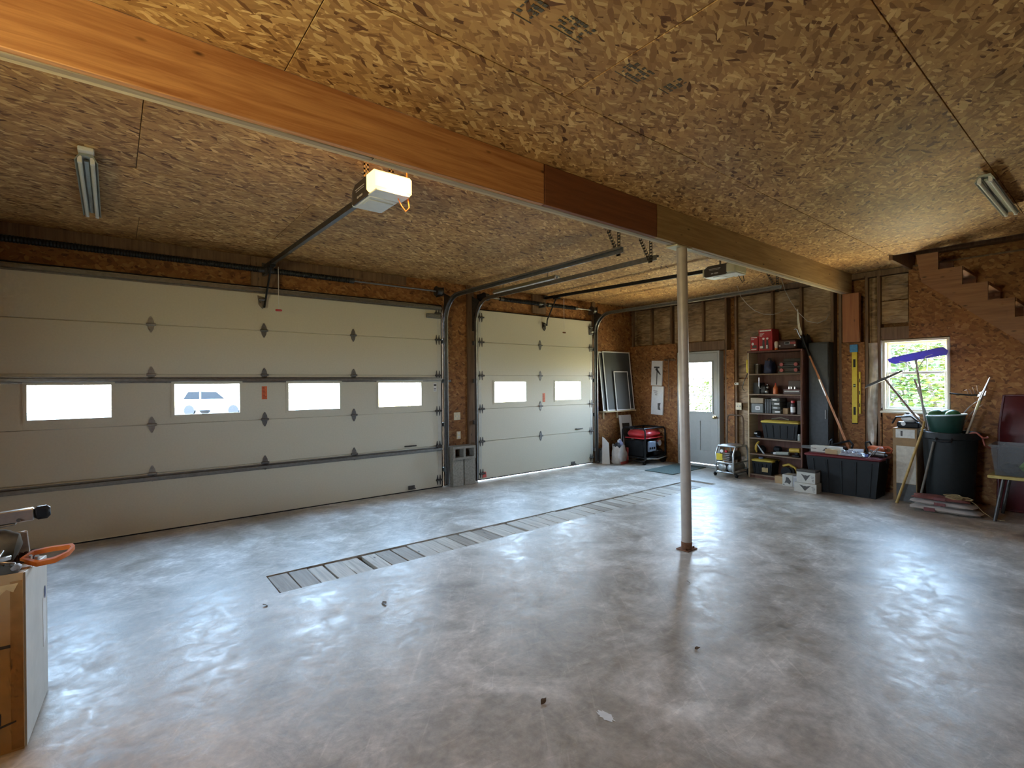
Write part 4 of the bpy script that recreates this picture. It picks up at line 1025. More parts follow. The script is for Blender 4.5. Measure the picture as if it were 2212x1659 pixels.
# shelf 5
t = thing('chain_hoist', 'dark chain hoist with a silver hook on the second inner shelf', 'hoist', (7.84, 3.60, sz(4)))
part('body', MB().cbox(-.05, .05, -.05, .05, 0, .13, .02), BLACKM, t); part('hook', MB().tube([(-.055, .06, .25), (-.055, .06, .12), (-.06, .045, .08), (-.06, .02, .09)], .006, 8), ALU, t); part('chain', MB().sphere((-.055, -.06, .035), .034, 10, 8).sphere((-.06, -.075, .10), .022, 10, 8).sphere((-.055, -.07, .14), .014, 8, 6), STEEL, t)
t = thing('orange_bottle', 'orange squeeze bottle on the second inner shelf', 'bottle', (7.80, 3.42, sz(4))); part('bottle', MB().lathe([(0, 0), (.032, 0), (.035, .02), (.033, .09), (.014, .125), (.01, .14), (0, .14)], 16), plain('bottle_orange', (.55, .14, .04), .4), t); part('cap', MB().lathe([(0, .1402), (.011, .1402), (.006, .165), (0, .166)], 10), RED, t)
t = thing('socket_case', 'dark open tool case with pale edge strips on the second inner shelf', 'case', (7.87, 3.18, sz(4)))
part('tray', MB().cbox(-.10, .10, -.12, .12, 0, .075, .006), plain('case_wine', (.05, .025, .025), .4), t); part('strip', MB().cbox(-.105, -.1005, -.10, .10, .035, .05, .001), STEEL, t); part('strip', MB().box(-.1035, -.1005, -.11, .1, .06, .068), plain('strip_wine', (.22, .1, .1), .4), t)
part('lid', MB().cbox(.075, .09, -.12, .12, .0755, .2, .004), plain('case_wine', (.05, .025, .025), .4), t)
for y in (.06, .03, -.02): part('socket', MB().cyl((-.03, y, .0755), (-.03, y, .11), .014, 12), ALU, t)
carton('dark_carton', 'plain dark carton at the left of the second inner shelf', 'box', 3.68, 3.78, 7.85, 8.0, sz(4), .17, plain('case_dark', (.03, .03, .028), .5))
# shelf 4
t = thing('storage_bin', 'grey storage bin with a white label on the middle shelf', 'bin', (7.87, 3.685, sz(3)))
part('tub', MB().cbox(-.1, .1, -.095, .095, 0, .15, .01), plain('bin_grey', (.14, .15, .14), .4), t); part('lid', MB().cbox(-.105, .105, -.1, .1, .1505, .235, .008), plain('bin_tan', (.30, .23, .14), .5), t); part('label', MB().box(-.103, -.1003, -.045, .025, .05, .105), WHITE, t); part('print', MB().box(-.1045, -.1031, -.03, .01, .07, .085), PRINT, t)
for k in range(3): 
    t = thing('parts_case', ('first', 'second', 'third')[k]+' slim dark case from the grey bin on the middle shelf', 'case', (7.87, 3.56-.034*k, sz(3)))
    part('shell', MB().cbox(-.09, .09, -.0155, .0155, 0, .22, .004), plain('case_charcoal', (.045, .045, .045), .5), t); part('spine', MB().box(-.0915, -.0903, -.008, .008, .05, .17), plain('spine_grey', (.10, .10, .10), .5), t)
for k in range(4):
    t = thing('drill_case', ('bottom', 'second', 'third', 'topmost')[k]+' green grey case in the stack on the middle shelf', 'case', (7.86, 3.395+.004*k, sz(3)+.0595*k))
    part('shell', MB().cbox(-.1, .1, -.065, .065, 0, .058, .008), plain('case_green_grey', (.10, .105, .09), .5), t); part('label', MB().box(-.102, -.1003, -.05+.03*(k % 2), .02+.02*(k % 2), .02, .04), PRW if k != 1 else STEEL, t)
carton('screw_box', 'small tan screw box beside the stack of cases', 'box', 3.25, 3.32, 7.80, 7.92, sz(3), .085, CARD)
carton('screw_carton', 'dark carton behind the small tan screw box', 'box', 3.22, 3.32, 7.925, 8.03, sz(3), .17, plain('case_dark', (.03, .03, .028), .5))
t = thing('spray_can', 'red topped spray can with a white label on the middle shelf', 'spray can', (7.80, 3.175, sz(3)))
part('can', MB().lathe([(0, 0), (.031, 0), (.032, .005), (.032, .15), (.02, .165), (0, .166)], 16), plain('can_black', (.05, .03, .03), .35), t); part('label', MB().lathe([(.0325, .03), (.0328, .03), (.0328, .11), (.0325, .11)], 16), WHITE, t); part('cap', MB().lathe([(0, .1662), (.026, .1662), (.026, .20), (0, .201)], 14), RED, t)
carton('manual_box', 'upright grey brown box against the right end of the middle shelf', 'box', 3.065, 3.12, 7.80, 8.0, sz(3), .2, plain('box_grey_brown', (.14, .12, .1), .7))
# shelf 3: tote with yellow lid
def tote(name, label, cx, cy, z, L, Wd, H, body, lidm, rz=0, cat='tote', rim=.02):
    t = thing(name, label, cat, (cx, cy, z), rz)
    l, w = L/2, Wd/2; s = .88
    b = MB(); b.add([(-w*s, -l*s, 0), (w*s, -l*s, 0), (w*s, l*s, 0), (-w*s, l*s, 0), (-w, -l, H), (w, -l, H), (w, l, H), (-w, l, H)], [(0,3,2,1),(4,5,6,7),(0,1,5,4),(1,2,6,5),(2,3,7,6),(3,0,4,7)])
    for k in range(-2, 3): b.add([(-w*s-.001, k*l*.36-.012, .02), (-w*s-.001, k*l*.36+.012, .02), (-w+.0, k*l*.4+.012, H-.03), (-w+.0, k*l*.4-.012, H-.03), (-w*s-.008, k*l*.36-.008, .02), (-w*s-.008, k*l*.36+.008, .02), (-w-.006, k*l*.4+.008, H-.03), (-w-.006, k*l*.4-.008, H-.03)], [(4,5,6,7),(0,1,5,4),(1,2,6,5),(2,3,7,6),(3,0,4,7)])
    part('tub', b, body, t)
    part('lid', MB().cbox(-w-rim, w+rim, -l-rim, l+rim, H+.0005, H+.035, .012).cbox(-w+.02, w-.02, -l+.02, l-.02, H+.0355, H+.043, .006), lidm, t)
    for s_ in (-1, 1): part('latch', MB().cbox(-.035, .035, s_*(l+rim)+(.0005 if s_ > 0 else -.0125), s_*(l+rim)+(.0125 if s_ > 0 else -.0005), H-.03, H+.03, .004), body, t)
    return t
TOTE = plain('tote_black', (.014, .015, .016), .5, 0, .1, spec=.3)
YLID = plain('lid_yellow', (.58, .44, .07), .45, 0, .08)
tote('storage_tote', 'black tote with a yellow lid on the fourth inner shelf', 7.89, 3.36, sz(2), .52, .22, .235, TOTE, YLID, rim=.015)
solo('sealant_roll', MB().tube([(0, -.12, .012), (0, -.05, .03), (.01, .0, .038), (0, .06, .025), (0, .13, .012)], .011, 8), plain('cord_brown', (.22, .18, .12), .6), 'limp brown cord lying on the yellow tote lid', 'cord', (7.87, 3.38, sz(2)+.279))
t = thing('tool_roll', 'dark heap of straps left of the black tote', 'straps', (7.86, 3.72, sz(2))); part('roll', MB().sphere((0, 0, .05), .05, 10, 7, (1.2, 1.1, 1)), BLACK, t); part('buckle', MB().cbox(-.06, -.045, -.02, .03, .05, .075, .003), STEEL, t); part('webbing', MB().tube([(-.05, .0, .02), (-.065, -.05, .012), (-.06, -.07, .012)], .011, 6), plain('web_navy', (.05, .06, .08), .7), t)
t = thing('glass_jar', 'small glass jar with hardware right of the black tote', 'jar', (7.79, 3.085, sz(2))); part('jar', MB().lathe([(0, 0), (.025, 0), (.026, .07), (.02, .078), (0, .078)], 14), plain('jar_grey', (.30, .32, .28), .15), t); part('lid', MB().lathe([(0, .0785), (.022, .0785), (.022, .095), (0, .095)], 14), ALU, t)
# shelf 2
t = thing('band_saw_guard', 'curved yellow power tool standing on the fifth inner shelf', 'power tool', (7.84, 3.68, sz(1))); part('guard', MB().tube([(0, .045, .0125), (-.01, .055, .06), (-.01, .05, .11), (0, .035, .15), (.02, .02, .18)], [.012, .018, .02, .018, .01], 10), plain('tool_yellow', (.55, .36, .05), .4), t); part('body', MB().sphere((.04, -.02, .06), .06, 10, 7, (1, .9, 1)), BLACK, t); part('blade', MB().prism([(-.09, .0), (.02, .14), (.03, .13), (-.06, 0)], -.03, -.026, 0), STEEL, t)
t = thing('caulk_gun', 'grey white caulking tube lying on the fifth inner shelf', 'caulk tube', (7.81, 3.34, sz(1)+.028)); part('barrel', MB().cyl((0, -.10, .012), (0, .08, 0), .027, 14), plain('tube_grey', (.36, .38, .33), .4), t); part('nozzle', MB().cyl((0, .081, 0), (0, .12, -.005), .022, 12, .018), WHITE, t)
t = thing('yellow_drill', 'yellow and black cordless drill on the fifth inner shelf', 'drill', (7.82, 3.14, sz(1))); part('body', MB().cyl((0, -.05, .10), (0, .09, .09), .034, 12), plain('tool_yellow', (.55, .36, .05), .4), t); part('grip', MB().cbox(-.02, .02, -.03, .015, .03, .08, .008), BLACK, t); part('battery', MB().cbox(-.035, .035, -.05, .05, 0, .0295, .006), BLACK, t); part('chuck', MB().cyl((0, .0905, .09), (0, .125, .088), .02, 12, .014), BLACK, t)
t = thing('black_sander', 'black sander resting behind the caulking tube', 'sander', (7.93, 3.45, sz(1))); part('pad', MB().cbox(-.05, .05, -.09, .09, 0, .03, .006), BLACK, t); part('body', MB().cbox(-.04, .04, -.06, .06, .0305, .12, .025), BLACK, t)
# bottom shelf
t = tote('storage_tote', 'black tote with a yellow lid and a tan label on the bottom shelf', 7.90, 3.622, sz(0), .30, .24, .19, TOTE, YLID, rim=.012)
part('label', MB().box(-.121, -.119, -.09, .0, .04, .11), plain('label_tan', (.45, .34, .15), .6), t)
t = thing('tape_roll', 'blue tape roll and bits on the bottom yellow lid', 'tape', (7.84, 3.66, sz(0)+.234)); part('roll', MB().lathe([(.02, 0), (.036, 0), (.036, .022), (.02, .022), (.02, 0)], 18), plain('tape_blue', (.10, .16, .32), .5), t); part('core', MB().lathe([(.0175, 0), (.0195, 0), (.0195, .022), (.0175, .022), (.0175, 0)], 18), CARD, t)
t = thing('circular_saw', 'yellow and black saw on the bottom shelf', 'power tool', (7.85, 3.24, sz(0))); part('base', MB().cbox(-.06, .06, -.14, .14, 0, .012, .003), STEELD, t); part('motor', MB().cyl((-.05, -.02, .10), (.08, -.02, .10), .055, 14), BLACK, t); part('guard', MB().cyl((-.075, .03, .085), (-.0505, .03, .085), .072, 20), BLACK, t); part('handle', MB().tube([(0, -.10, .07), (0, -.07, .15), (0, .02, .19), (0, .10, .16)], .019, 10), plain('tool_yellow', (.55, .36, .05), .4), t)
# hung on the shelf's left side and the wall beside it
t = thing('work_lamp', 'yellow hand lamp hung on the side of the shelf unit', 'lamp', (7.80, 3.8405, 1.50)); part('grip', MB().cbox(-.025, .025, -.02, .02, .12, .33, .012), YEL, t); part('hook', MB().tube([(0, 0, .33), (0, 0, .455), (0, -.012, .46), (0, -.035, .46)], .004, 6), STEEL, t); part('cable', MB().tube([(0, 0, .12), (-.01, .06, -.02), (0, .09, -.12), (.03, .07, -.16)], .005, 6), BLACK, t)
t = thing('thermostat_box', 'tiny white control box on a wall stud between the door and shelf', 'control', (XR, 4.17, 1.45)); part('case', MB().cbox(-.02, .0, -.035, .035, -.02, .02, .004), WHITE, t); part('dial', MB().cyl((-.026, .01, 0), (-.0205, .01, 0), .009, 10), BLACK, t)

# floor cartons in front of the shelf
WBOX = plain('carton_white', (.52, .50, .44), .6, 0, .06)
solo_l = None
carton('small_carton', 'low tan carton on the floor before the shelf unit', 'box', 3.20, 3.345, 7.58, 7.74, .0, .105, CARD)
def toolface(bw, bd, x, w, h):
    bd.prism([(-.35*w, .45*h), (-.1*w, .75*h), (.12*w, .8*h), (.2*w, .45*h), (.3*w, .25*h), (.05*w, .3*h), (-.2*w, .18*h)], x-.0012, x-.0003, 0); bd.box(x-.0012, x-.0003, .28*w, .44*w, .08*h, .14*h)
def birdface(bw, bd, x, w, h):
    bd.prism([(.26*w, .82*h), (.06*w, .7*h), (0, .74*h), (-.06*w, .7*h), (-.26*w, .82*h), (-.12*w, .5*h), (-.03*w, .28*h), (.0, .2*h), (.05*w, .3*h), (.12*w, .5*h)], x-.0012, x-.0003, 0)
    for k in range(4): bd.box(x-.0012, x-.0003, -.44*w, -.34*w+.02*k*w, (.2+.14*k)*h, (.24+.14*k)*h)
carton('tool_carton', 'white tool carton with a dark tool picture on the floor by the shelf', 'box', 3.055, 3.195, 7.48, 7.66, 0, .16, WBOX, toolface)
carton('tool_carton', 'grey sided tool carton standing beside the pictured white carton', 'box', 2.94, 3.05, 7.475, 7.66, 0, .155, plain('carton_grey', (.40, .40, .41), .5), lambda bw, bd, x, w, h: bw.box(x-.0012, x-.0003, -.3*w, .4*w, .85*h, .88*h))
solo('pry_bar', MB().tube([(0, 0, 0), (-.024, .01, .155), (-.034, .014, .24), (-.015, .014, .26)], .006, 8), ALU, 'short silver bar propped behind the floor cartons', 'bar', (7.69, 3.0, 0))
carton('lamp_carton', 'lower pale carton of a stacked pair with a spread wing emblem', 'box', 2.655, 2.93, 7.21, 7.39, 0, .125, WBOX, birdface, .03)
carton('lamp_carton', 'upper pale carton of a stacked pair, lid in dark card', 'box', 2.67, 2.90, 7.22, 7.39, .1265, .145, WBOX, birdface, .0)
solo('carton_lid', MB().cbox(-.09, .09, -.12, .12, 0, .02, .003).cbox(-.088, -.07, -.115, .115, .0205, .035, .002), plain('lid_dark', (.07, .06, .05), .7), 'loose dark lid on the upper pale carton', 'lid', (7.305, 2.785, .2726))

# grey cabinet and things standing along the wall
cb = thing('steel_cabinet', 'tall dark grey steel cabinet wedged beside the shelf unit', 'cabinet', (7.96, 2.865, 0))
part('body', MB().cbox(-.07, .12, -.13, .13, 0, 2.04, .006), plain('cabinet_grey', (.055, .06, .063), .45, .4), cb)
part('door', MB().cbox(-.085, -.0705, -.125, .125, .05, 2.02, .004), plain('cabinet_grey', (.055, .06, .063), .45, .4), cb)
part('handle', MB().cbox(-.095, -.0855, -.10, -.085, .95, 1.08, .003), STEEL, cb)
pr = thing('pole_pruner', 'long wooden pole pruner with a curved saw blade leaning by the cabinet', 'pruner', (7.835, 2.46, .52))
part('pole', MB().tube([(0, 0, 0), (0, .50, 1.33)], .0135, 10), plain('pole_orange', (.40, .16, .06), .5, 0, .15), pr)
part('ferrule', MB().tube([(0, .29, .76), (0, .375, .99)], .0155, 10), ALU, pr)
part('socket', MB().tube([(0, .50, 1.33), (0, .58, 1.56), (0, .60, 1.63)], [.016, .02, .014], 10), BLACKM, pr)
part('saw_blade', MB().prism([(.60, 1.64), (.625, 1.64), (.655, 1.75), (.665, 1.87), (.66, 2.02), (.655, 2.02), (.64, 1.89), (.625, 1.76), (.60, 1.68)], -.0015, .0015, 0), plain('blade_bright', (.75, .72, .58), .4), pr, 'bright curved saw blade')
part('cutting_hook', MB().tube([(0, .615, 1.60), (0, .645, 1.66), (0, .665, 1.72), (0, .69, 1.735), (0, .71, 1.725)], [.007, .008, .007, .006, .003], 8), ALU, pr)
lv = thing('spirit_level', 'long yellow spirit level hung with blue tape on the side wall', 'level', (XR-.014, 2.475, .90))
part('body', MB().cbox(-.026, 0, -.032, .032, 0, 1.08, .003), YEL, lv)
for z in (.17, .52, .83): part('vial_window', MB().cbox(-.0275, -.0262, -.014, .014, z-.055 if z != .52 else z-.02, z+.055 if z != .52 else z+.02, .001), BLACK, lv)
part('vial', MB().cyl((-.029, -.012, .52), (-.029, .012, .52), .006, 8), plain('vial_green', (.6, .7, .4), .2), lv)
part('end_cap', MB().cbox(-.027, 0, -.033, .033, -.012, -.0005, .002), BLACK, lv)
part('painter_tape', MB().cbox(-.032, -.0005, -.04, .055, .985, 1.09, .003), plain('tape_sky', (.08, .30, .55), .6, 0, .15, 40), lv, 'blue painter tape')
lv = thing('spirit_level', 'short yellow spirit level hanging beside the long one', 'level', (XR-.014, 2.415, 1.03))
part('body', MB().cbox(-.022, 0, -.011, .011, 0, .58, .002), YEL, lv)
for z in (.12, .29, .46): part('vial_window', MB().cbox(-.0235, -.0222, -.005, .005, z-.025, z+.025, .001), BLACK, lv)

# ============================================================ BIG TOTE AND THE TOOLS ON IT
MLID = plain('lid_maroon', (.14, .018, .022), .35, 0, .08)
tote('storage_tote', 'big black tote with a maroon lid under a heap of tools', 7.64, 2.44, 0, .84, .42, .475, TOTE, MLID, rim=.02)
LZ = .5185
t = carton('tool_carton', 'long white carton printed with a tool on the maroon lid', 'box', 2.485, 2.845, 7.545, 7.645, LZ, .085, WBOX, lambda bw, bd, x, w, h: (bd.prism([(.1*w, .25*h), (-.02*w, .8*h), (-.1*w, .55*h), (-.2*w, .7*h), (-.16*w, .35*h)], x-.0012, x-.0003, 0), bd.box(x-.0012, x-.0003, .3*w, .48*w, .5*h, .58*h)), .04)
carton('small_carton', 'small tan carton on the maroon lid before the long white carton', 'box', 2.48, 2.63, 7.44, 7.535, LZ, .06, CARD, None, -.05)
solo('marker_pen', MB().cyl((0, 0, .0), (0, 0, .06), .011, 10), WHITE, 'white capped pen standing at the end of the long white carton', 'pen', (7.60, 2.462, LZ))
t = thing('hedge_trimmer', 'dark long handled saw lying behind the long white carton', 'saw', (7.72, 2.60, LZ), .0)
part('body', MB().cbox(-.06, .06, -.12, .10, 0, .09, .02), BLACKM, t); part('rear_handle', MB().tube([(0, -.12, .03), (0, -.19, .05), (0, -.205, .12), (0, -.17, .165), (0, -.06, .13), (0, .04, .09)], .014, 8), BLACK, t); part('guide_bar', MB().prism([(.10, .02), (.42, .012), (.44, .03), (.42, .055), (.10, .075)], -.004, .004, 0), STEELD, t); part('front_grip', MB().tube([(-.05, .06, .085), (-.05, .05, .15), (.0, .045, .17), (.05, .05, .15), (.05, .06, .085)], .011, 8), BLACK, t)
t = thing('chainsaw', 'orange and grey chainsaw on the maroon lid', 'chainsaw', (7.73, 2.17, LZ), -.05)
part('engine_housing', MB().cbox(-.08, .08, -.14, .06, .02, .12, .03), plain('saw_orange', (.42, .10, .035), .4), t); part('base', MB().cbox(-.07, .07, -.13, .12, 0, .0195, .006), STEELD, t); part('rear_handle', MB().tube([(0, -.13, .04), (0, -.19, .05), (0, -.21, .09), (0, -.17, .12), (0, -.1, .115)], .014, 8), plain('saw_orange', (.42, .10, .035), .4), t)
part('front_handle', MB().tube([(-.085, .03, .04), (-.09, .05, .12), (-.06, .06, .165), (.06, .06, .165), (.09, .05, .12), (.085, .03, .04)], .011, 8), BLACK, t); part('guide_bar', MB().prism([(.08, .03), (.25, .035), (.26, .05), (.25, .065), (.08, .075)], -.075, -.069, 0), ALU, t)
t = thing('impact_driver', 'grey metal driver with ribbed end on the maroon lid', 'power tool', (7.58, 2.09, LZ), .0)
part('barrel', MB().cyl((0, -.09, .0355), (0, .05, .0425), .035, 14), STEEL, t); part('ring', MB().cyl((0, .0505, .0425), (0, .07, .0425), .042, 14), ALU, t); part('ring', MB().cyl((0, .0705, .0425), (0, .085, .0425), .03, 14), STEELD, t); part('grip', MB().tube([(0, -.07, .035), (.005, -.10, .02), (.006, -.11, .017)], .016, 8), BLACK, t)
t = thing('wire_rack', 'bent steel wire frame at the far end of the maroon lid', 'wire', (7.472, 2.08, LZ)); part('wire', MB().tube([(-.05, .05, .006), (-.05, -.02, .10), (0, -.04, .13), (.06, -.02, .10), (.06, .05, .006)], .005, 6), STEEL, t); part('crossbar', MB().cyl((-.05, .0, .073), (.06, .0, .073), .004, 6), STEEL, t)
def crumple(w, d, h, seed, nu=14, nv=10):
    rnd = random.Random(seed); Hh = {}
    def fn(u, v):
        k = (round(u*nu), round(v*nv))
        if k not in Hh: Hh[k] = rnd.uniform(.25, 1) if 0 < k[0] < nu and 0 < k[1] < nv else 0.02
        e = (math.sin(PI*u)*math.sin(PI*v))**.4
        return ((u-.5)*w, (v-.5)*d, h*Hh[k]*max(.05, e)+.001)
    return MB().grid(fn, nu, nv).add([(-w/2, -d/2, 0), (w/2, -d/2, 0), (w/2, d/2, 0), (-w/2, d/2, 0)], [(0, 1, 2, 3)])
FILM = plain('blue_film', (.32, .34, .39), .18, .1, .3, 30)
t = thing('plastic_packet', 'shiny blue clear plastic packet on the near edge of the maroon lid', 'packet', (7.49, 2.325, LZ), 0); part('film', crumple(.13, .30, .075, 5), FILM, t); part('header_card', MB().cbox(-.05, .05, -.165, -.1505, .0, .03, .002), plain('card_blue', (.1, .14, .3), .4), t)

# ============================================================ CORNER UNDER THE SIDE WINDOW
ct = carton('tall_carton', 'tall brown carton with a big white panel between the tote and the trash can', 'box', 1.69, 1.93, 7.62, 7.90, 0, .90, CARDD)
part('white_panel', MB().box(-.1425, -.1403, -.11, .085, .22, .68), plain('panel_cream', (.55, .51, .42), .6), ct)
part('grey_panel', MB().box(-.1425, -.1403, -.11, .085, .0, .215), plain('panel_grey', (.10, .10, .095), .6), ct)
lb = part('shipping_label', MB().box(-.1425, -.1403, -.10, .09, .78, .885), plain('label_white', (.60, .60, .55), .5), ct)
part('print', MB().box(-.1435, -.1426, .02, .04, .80, .865), PRINT, lb)
t = thing('leaf_blower_engine', 'white and black small engine set on the tall carton', 'engine', (7.74, 1.80, .902))
part('cowl', MB().cbox(-.09, .09, -.10, .06, .07, .17, .035), plain('engine_white', (.68, .68, .67), .35), t); part('base', MB().cbox(-.08, .08, -.12, .10, 0, .0695, .012), BLACK, t)
part('fuel_cap', MB().cyl((-.095, .03, .05), (-.0805, .03, .05), .024, 14), ALU, t); part('starter_grip', MB().cbox(-.05, .05, -.02, .02, .1705, .19, .006), BLACK, t); part('handle', MB().tube([(-.10, .14, .05), (-.10, .10, .13), (-.10, -.05, .145), (-.10, -.12, .08)], .011, 8), BLACK, t)

tcx, tcy = 7.70, 1.40
can = thing('trash_can', 'large black trash can stuffed with garden tools under the window', 'trash can', (tcx, tcy, 0))
part('body', MB().lathe([(0, .0), (.205, 0), (.21, .01), (.25, .80), (.275, .81), (.275, .88), (.265, .885), (.255, .88), (.243, .80), (.2, .02), (0, .02)], 28), plain('can_black_plastic', (.014, .016, .016), .5, spec=.3), can)
for s in (-1, 1): part('handle', MB().tube([(s*.268, -.07, .82), (s*.30, -.06, .79), (s*.31, 0, .785), (s*.30, .06, .79), (s*.268, .07, .82)], .011, 8), BLACK, can)
part('liner_bag', MB().lathe([(0, .862), (.12, .862), (.19, .853), (.243, .80)], 28), plain('liner_black', (.012, .012, .013), .35), can, 'black bag of rubbish filling the can')
bk = thing('laundry_basket', 'dark green basket with a pale rim sitting in the trash can mouth', 'basket', (tcx-.04, tcy+.02, .859), (.0, 0, 0))
bk.scale = (.8, .8, 1)
part('bowl', MB().lathe([(0, 0), (.16, 0), (.17, .01), (.225, .21), (.225, .22), (.215, .212), (.16, .015), (0, .015)], 26, Matrix.Rotation(-.06, 4, 'X')), plain('basket_green', (.014, .055, .04), .4), bk)
part('rim', MB().tube([(.228*math.cos(2*PI*k/28), .228*math.sin(2*PI*k/28), .22+.0137*math.sin(2*PI*k/28)*-1) for k in range(28)], .008, 8, closed=True), plain('rim_pale', (.50, .58, .58), .3), bk)
for i, (dx, dy, r) in enumerate(((-.0456, .079, .0775), (-.0456, -.079, .0775), (.0912, 0, .0775))):
    solo('green_ball', MB().sphere((0, 0, 0), r, 16, 10), plain('ball_green', (.03, .12, .04), .5, 0, .25, 20), ('green ball heaped at the window side of the basket', 'foremost green ball in the basket', 'green ball against the back of the basket')[i], 'ball', (tcx-.04+dx*.98, tcy+.031+dy*.98, 1.066))
HND = plain('handle_grey', (.34, .30, .28), .5, 0, .1)
def thin_plastic(name, col):
    m, t, b = newmat(name); o = t.nodes['Material Output']; tr = N(t, 'ShaderNodeBsdfTranslucent'); mx = N(t, 'ShaderNodeMixShader'); nz = N(t, 'ShaderNodeTexNoise'); nz.inputs['Scale'].default_value = 14
    hv = N(t, 'ShaderNodeMix'); hv.data_type = 'RGBA'; lk(t, nz.outputs[0], hv.inputs[0]); hv.inputs[6].default_value = (*[c*.6 for c in col], 1); hv.inputs[7].default_value = (*col, 1)
    lk(t, hv.outputs[2], tr.inputs[0]); lk(t, hv.outputs[2], b.inputs['Base Color']); mx.inputs[0].default_value = .4
    lk(t, b.outputs[0], mx.inputs[1]); lk(t, tr.outputs[0], mx.inputs[2]); lk(t, mx.outputs[0], o.inputs[0]); return m
BLUEP = thin_plastic('blade_blue', (.17, .15, .62))
rk = thing('roof_rake', 'blue bladed snow rake standing in the trash can before the window', 'snow rake', (7.68, 1.612, .895))
part('pole', MB().tube([(0, -.025, -.22), (.0, .10, .86)], .012, 10), HND, rk)
part('blade', MB().prism([(.36, .82), (.38, .86), (.33, .885), (-.10, .975), (-.16, .985), (-.205, .94), (-.19, .89), (-.13, .88), (.30, .80)], -.012, .012, 0), BLUEP, rk, 'bright blue plastic blade')
for s in (1, -1): part('brace', MB().tube([(-.012, .095, .70), (-.02, .095+s*.10, .84+(.04 if s < 0 else -.02)), (-.02, .095+s*.16, .85+(.05 if s < 0 else -.02))], .005, 6), WHITE, rk)
ho = thing('push_broom_blade', 'long dark scraper blade with a pale edge on a leaning handle', 'scraper', (7.605, 1.598, .90), (0, 0, 0))
part('pole', MB().tube([(0, -.0467, -.07), (0, .40, .60)], .013, 10), plain('pole_brown', (.20, .14, .10), .5), ho)
part('blade', MB().prism([(.62, .50), (.60, .535), (.23, .715), (.215, .705), (.40, .60), (.62, .495)], -.006, .006, 0), plain('blade_dark', (.06, .06, .065), .4, .3), ho)
part('edge', MB().tube([(0, .62, .495), (0, .42, .592), (0, .22, .70)], .006, 6), ALU, ho)
for i, (y0, y1, z1) in enumerate(((1.60, 1.70, 1.40), (1.595, 1.74, 1.50))):
    solo('broom_stick', MB().tube([(0, -(y1-y0)*.2, -(z1-.93)*.2), (0, y1-y0, z1-.93)], .011, 10).sphere((0, y1-y0, z1-.93), .012, 8, 6), HND if i == 0 else plain('pole_dark', (.16, .12, .10), .5), ('short grey tool handle rising from the trash can', 'thin brown tool handle rising beside the snow rake')[i], 'handle', (7.725+.035*i, y0, .93))
gt = thing('garden_cultivator', 'long metal garden cultivator propped on the right of the trash can', 'cultivator', (7.66, 1.235, .895))
part('pole', MB().tube([(0, .03, -.10), (0, -.10, .34)], .012, 10), plain('pole_tan', (.42, .33, .22), .5), gt); part('ferrule', MB().tube([(0, -.075, .255), (0, -.105, .36)], .0145, 10), plain('ferrule_yellow', (.55, .48, .2), .4), gt)
part('neck', MB().tube([(0, -.105, .36), (0, -.13, .44), (0, -.19, .62)], [.016, .013, .006], 10), ALU, gt); part('cross_plate', MB().prism([(-.08, .40), (-.15, .42), (-.16, .47), (-.10, .455)], -.004, .004, 0), ALU, gt)
for k in range(4): part('tine', MB().tube([(0, -.10+.03*k, .43), (-.03, -.09+.03*k, .48), (-.02, -.085+.035*k, .53-.02*k)], .004, 6), plain('tine_rust', (.30, .18, .14), .5, .5), gt)
part('cross_rod', MB().tube([(.02, -.15, .42), (.05, .0, .42), (.08, .17, .435)], .009, 8), BLACK, gt)
wp = thing('gutter_piece', 'two bent white plastic gutter pieces sticking out of the trash can', 'gutter', (7.885, 1.34, .86))
for k in range(2):
    def fn(u, v, k=k):
        a = PI*u; s = v
        y = .06-.20*s**1.2-.03*k; z = .05+.32*math.sin(s*1.35)-.05*k
        return (-.022+.03*k+.024*math.cos(a), y-.03*math.sin(a), z+.03*math.sin(a)-.06*(1-s))
    b = MB().grid(fn, 8, 10); part('channel', b, plain('gutter_white', (.70, .70, .70), .35), wp)
hs = solo('red_hose', MB().tube([(.02, .03, -.055), (.01, 0, -.038), (-.004, -.034, -.036), (-.014, -.06, -.06), (-.05, -.09, -.085), (-.045, -.13, -.08), (0, -.125, -.075), (-.01, -.085, -.10), (0, -.10, -.17), (.06, -.135, -.205), (.14, -.19, -.205), (.24, -.22, -.18), (.345, -.225, -.17)], .009, 8), plain('hose_red', (.34, .09, .06), .45), 'reddish hose draped over the right of the trash can rim', 'hose', (7.58, 1.18, .93))
solo('yellow_cane', MB().tube([(-.01, .23, .003), (0, .175, .20), (.035, .07, .60), (.06, .01, .83), (.07, -.015, .95), (.08, -.02, 1.0)], [.016, .015, .0145, .014, .013, .012], 10), plain('cane_yellow', (.42, .26, .06), .45, 0, .2, 15), 'bent yellow handle leaning on the trash can from the floor', 'handle', (7.45, 1.62, 0))
solo('grey_stick', MB().tube([(.04, .17, .003), (-.043, .008, .775)], .013, 10), plain('stick_grey', (.17, .15, .12), .7), 'grey brown stick leaning against the front of the trash can', 'stick', (7.50, 1.49, 0))
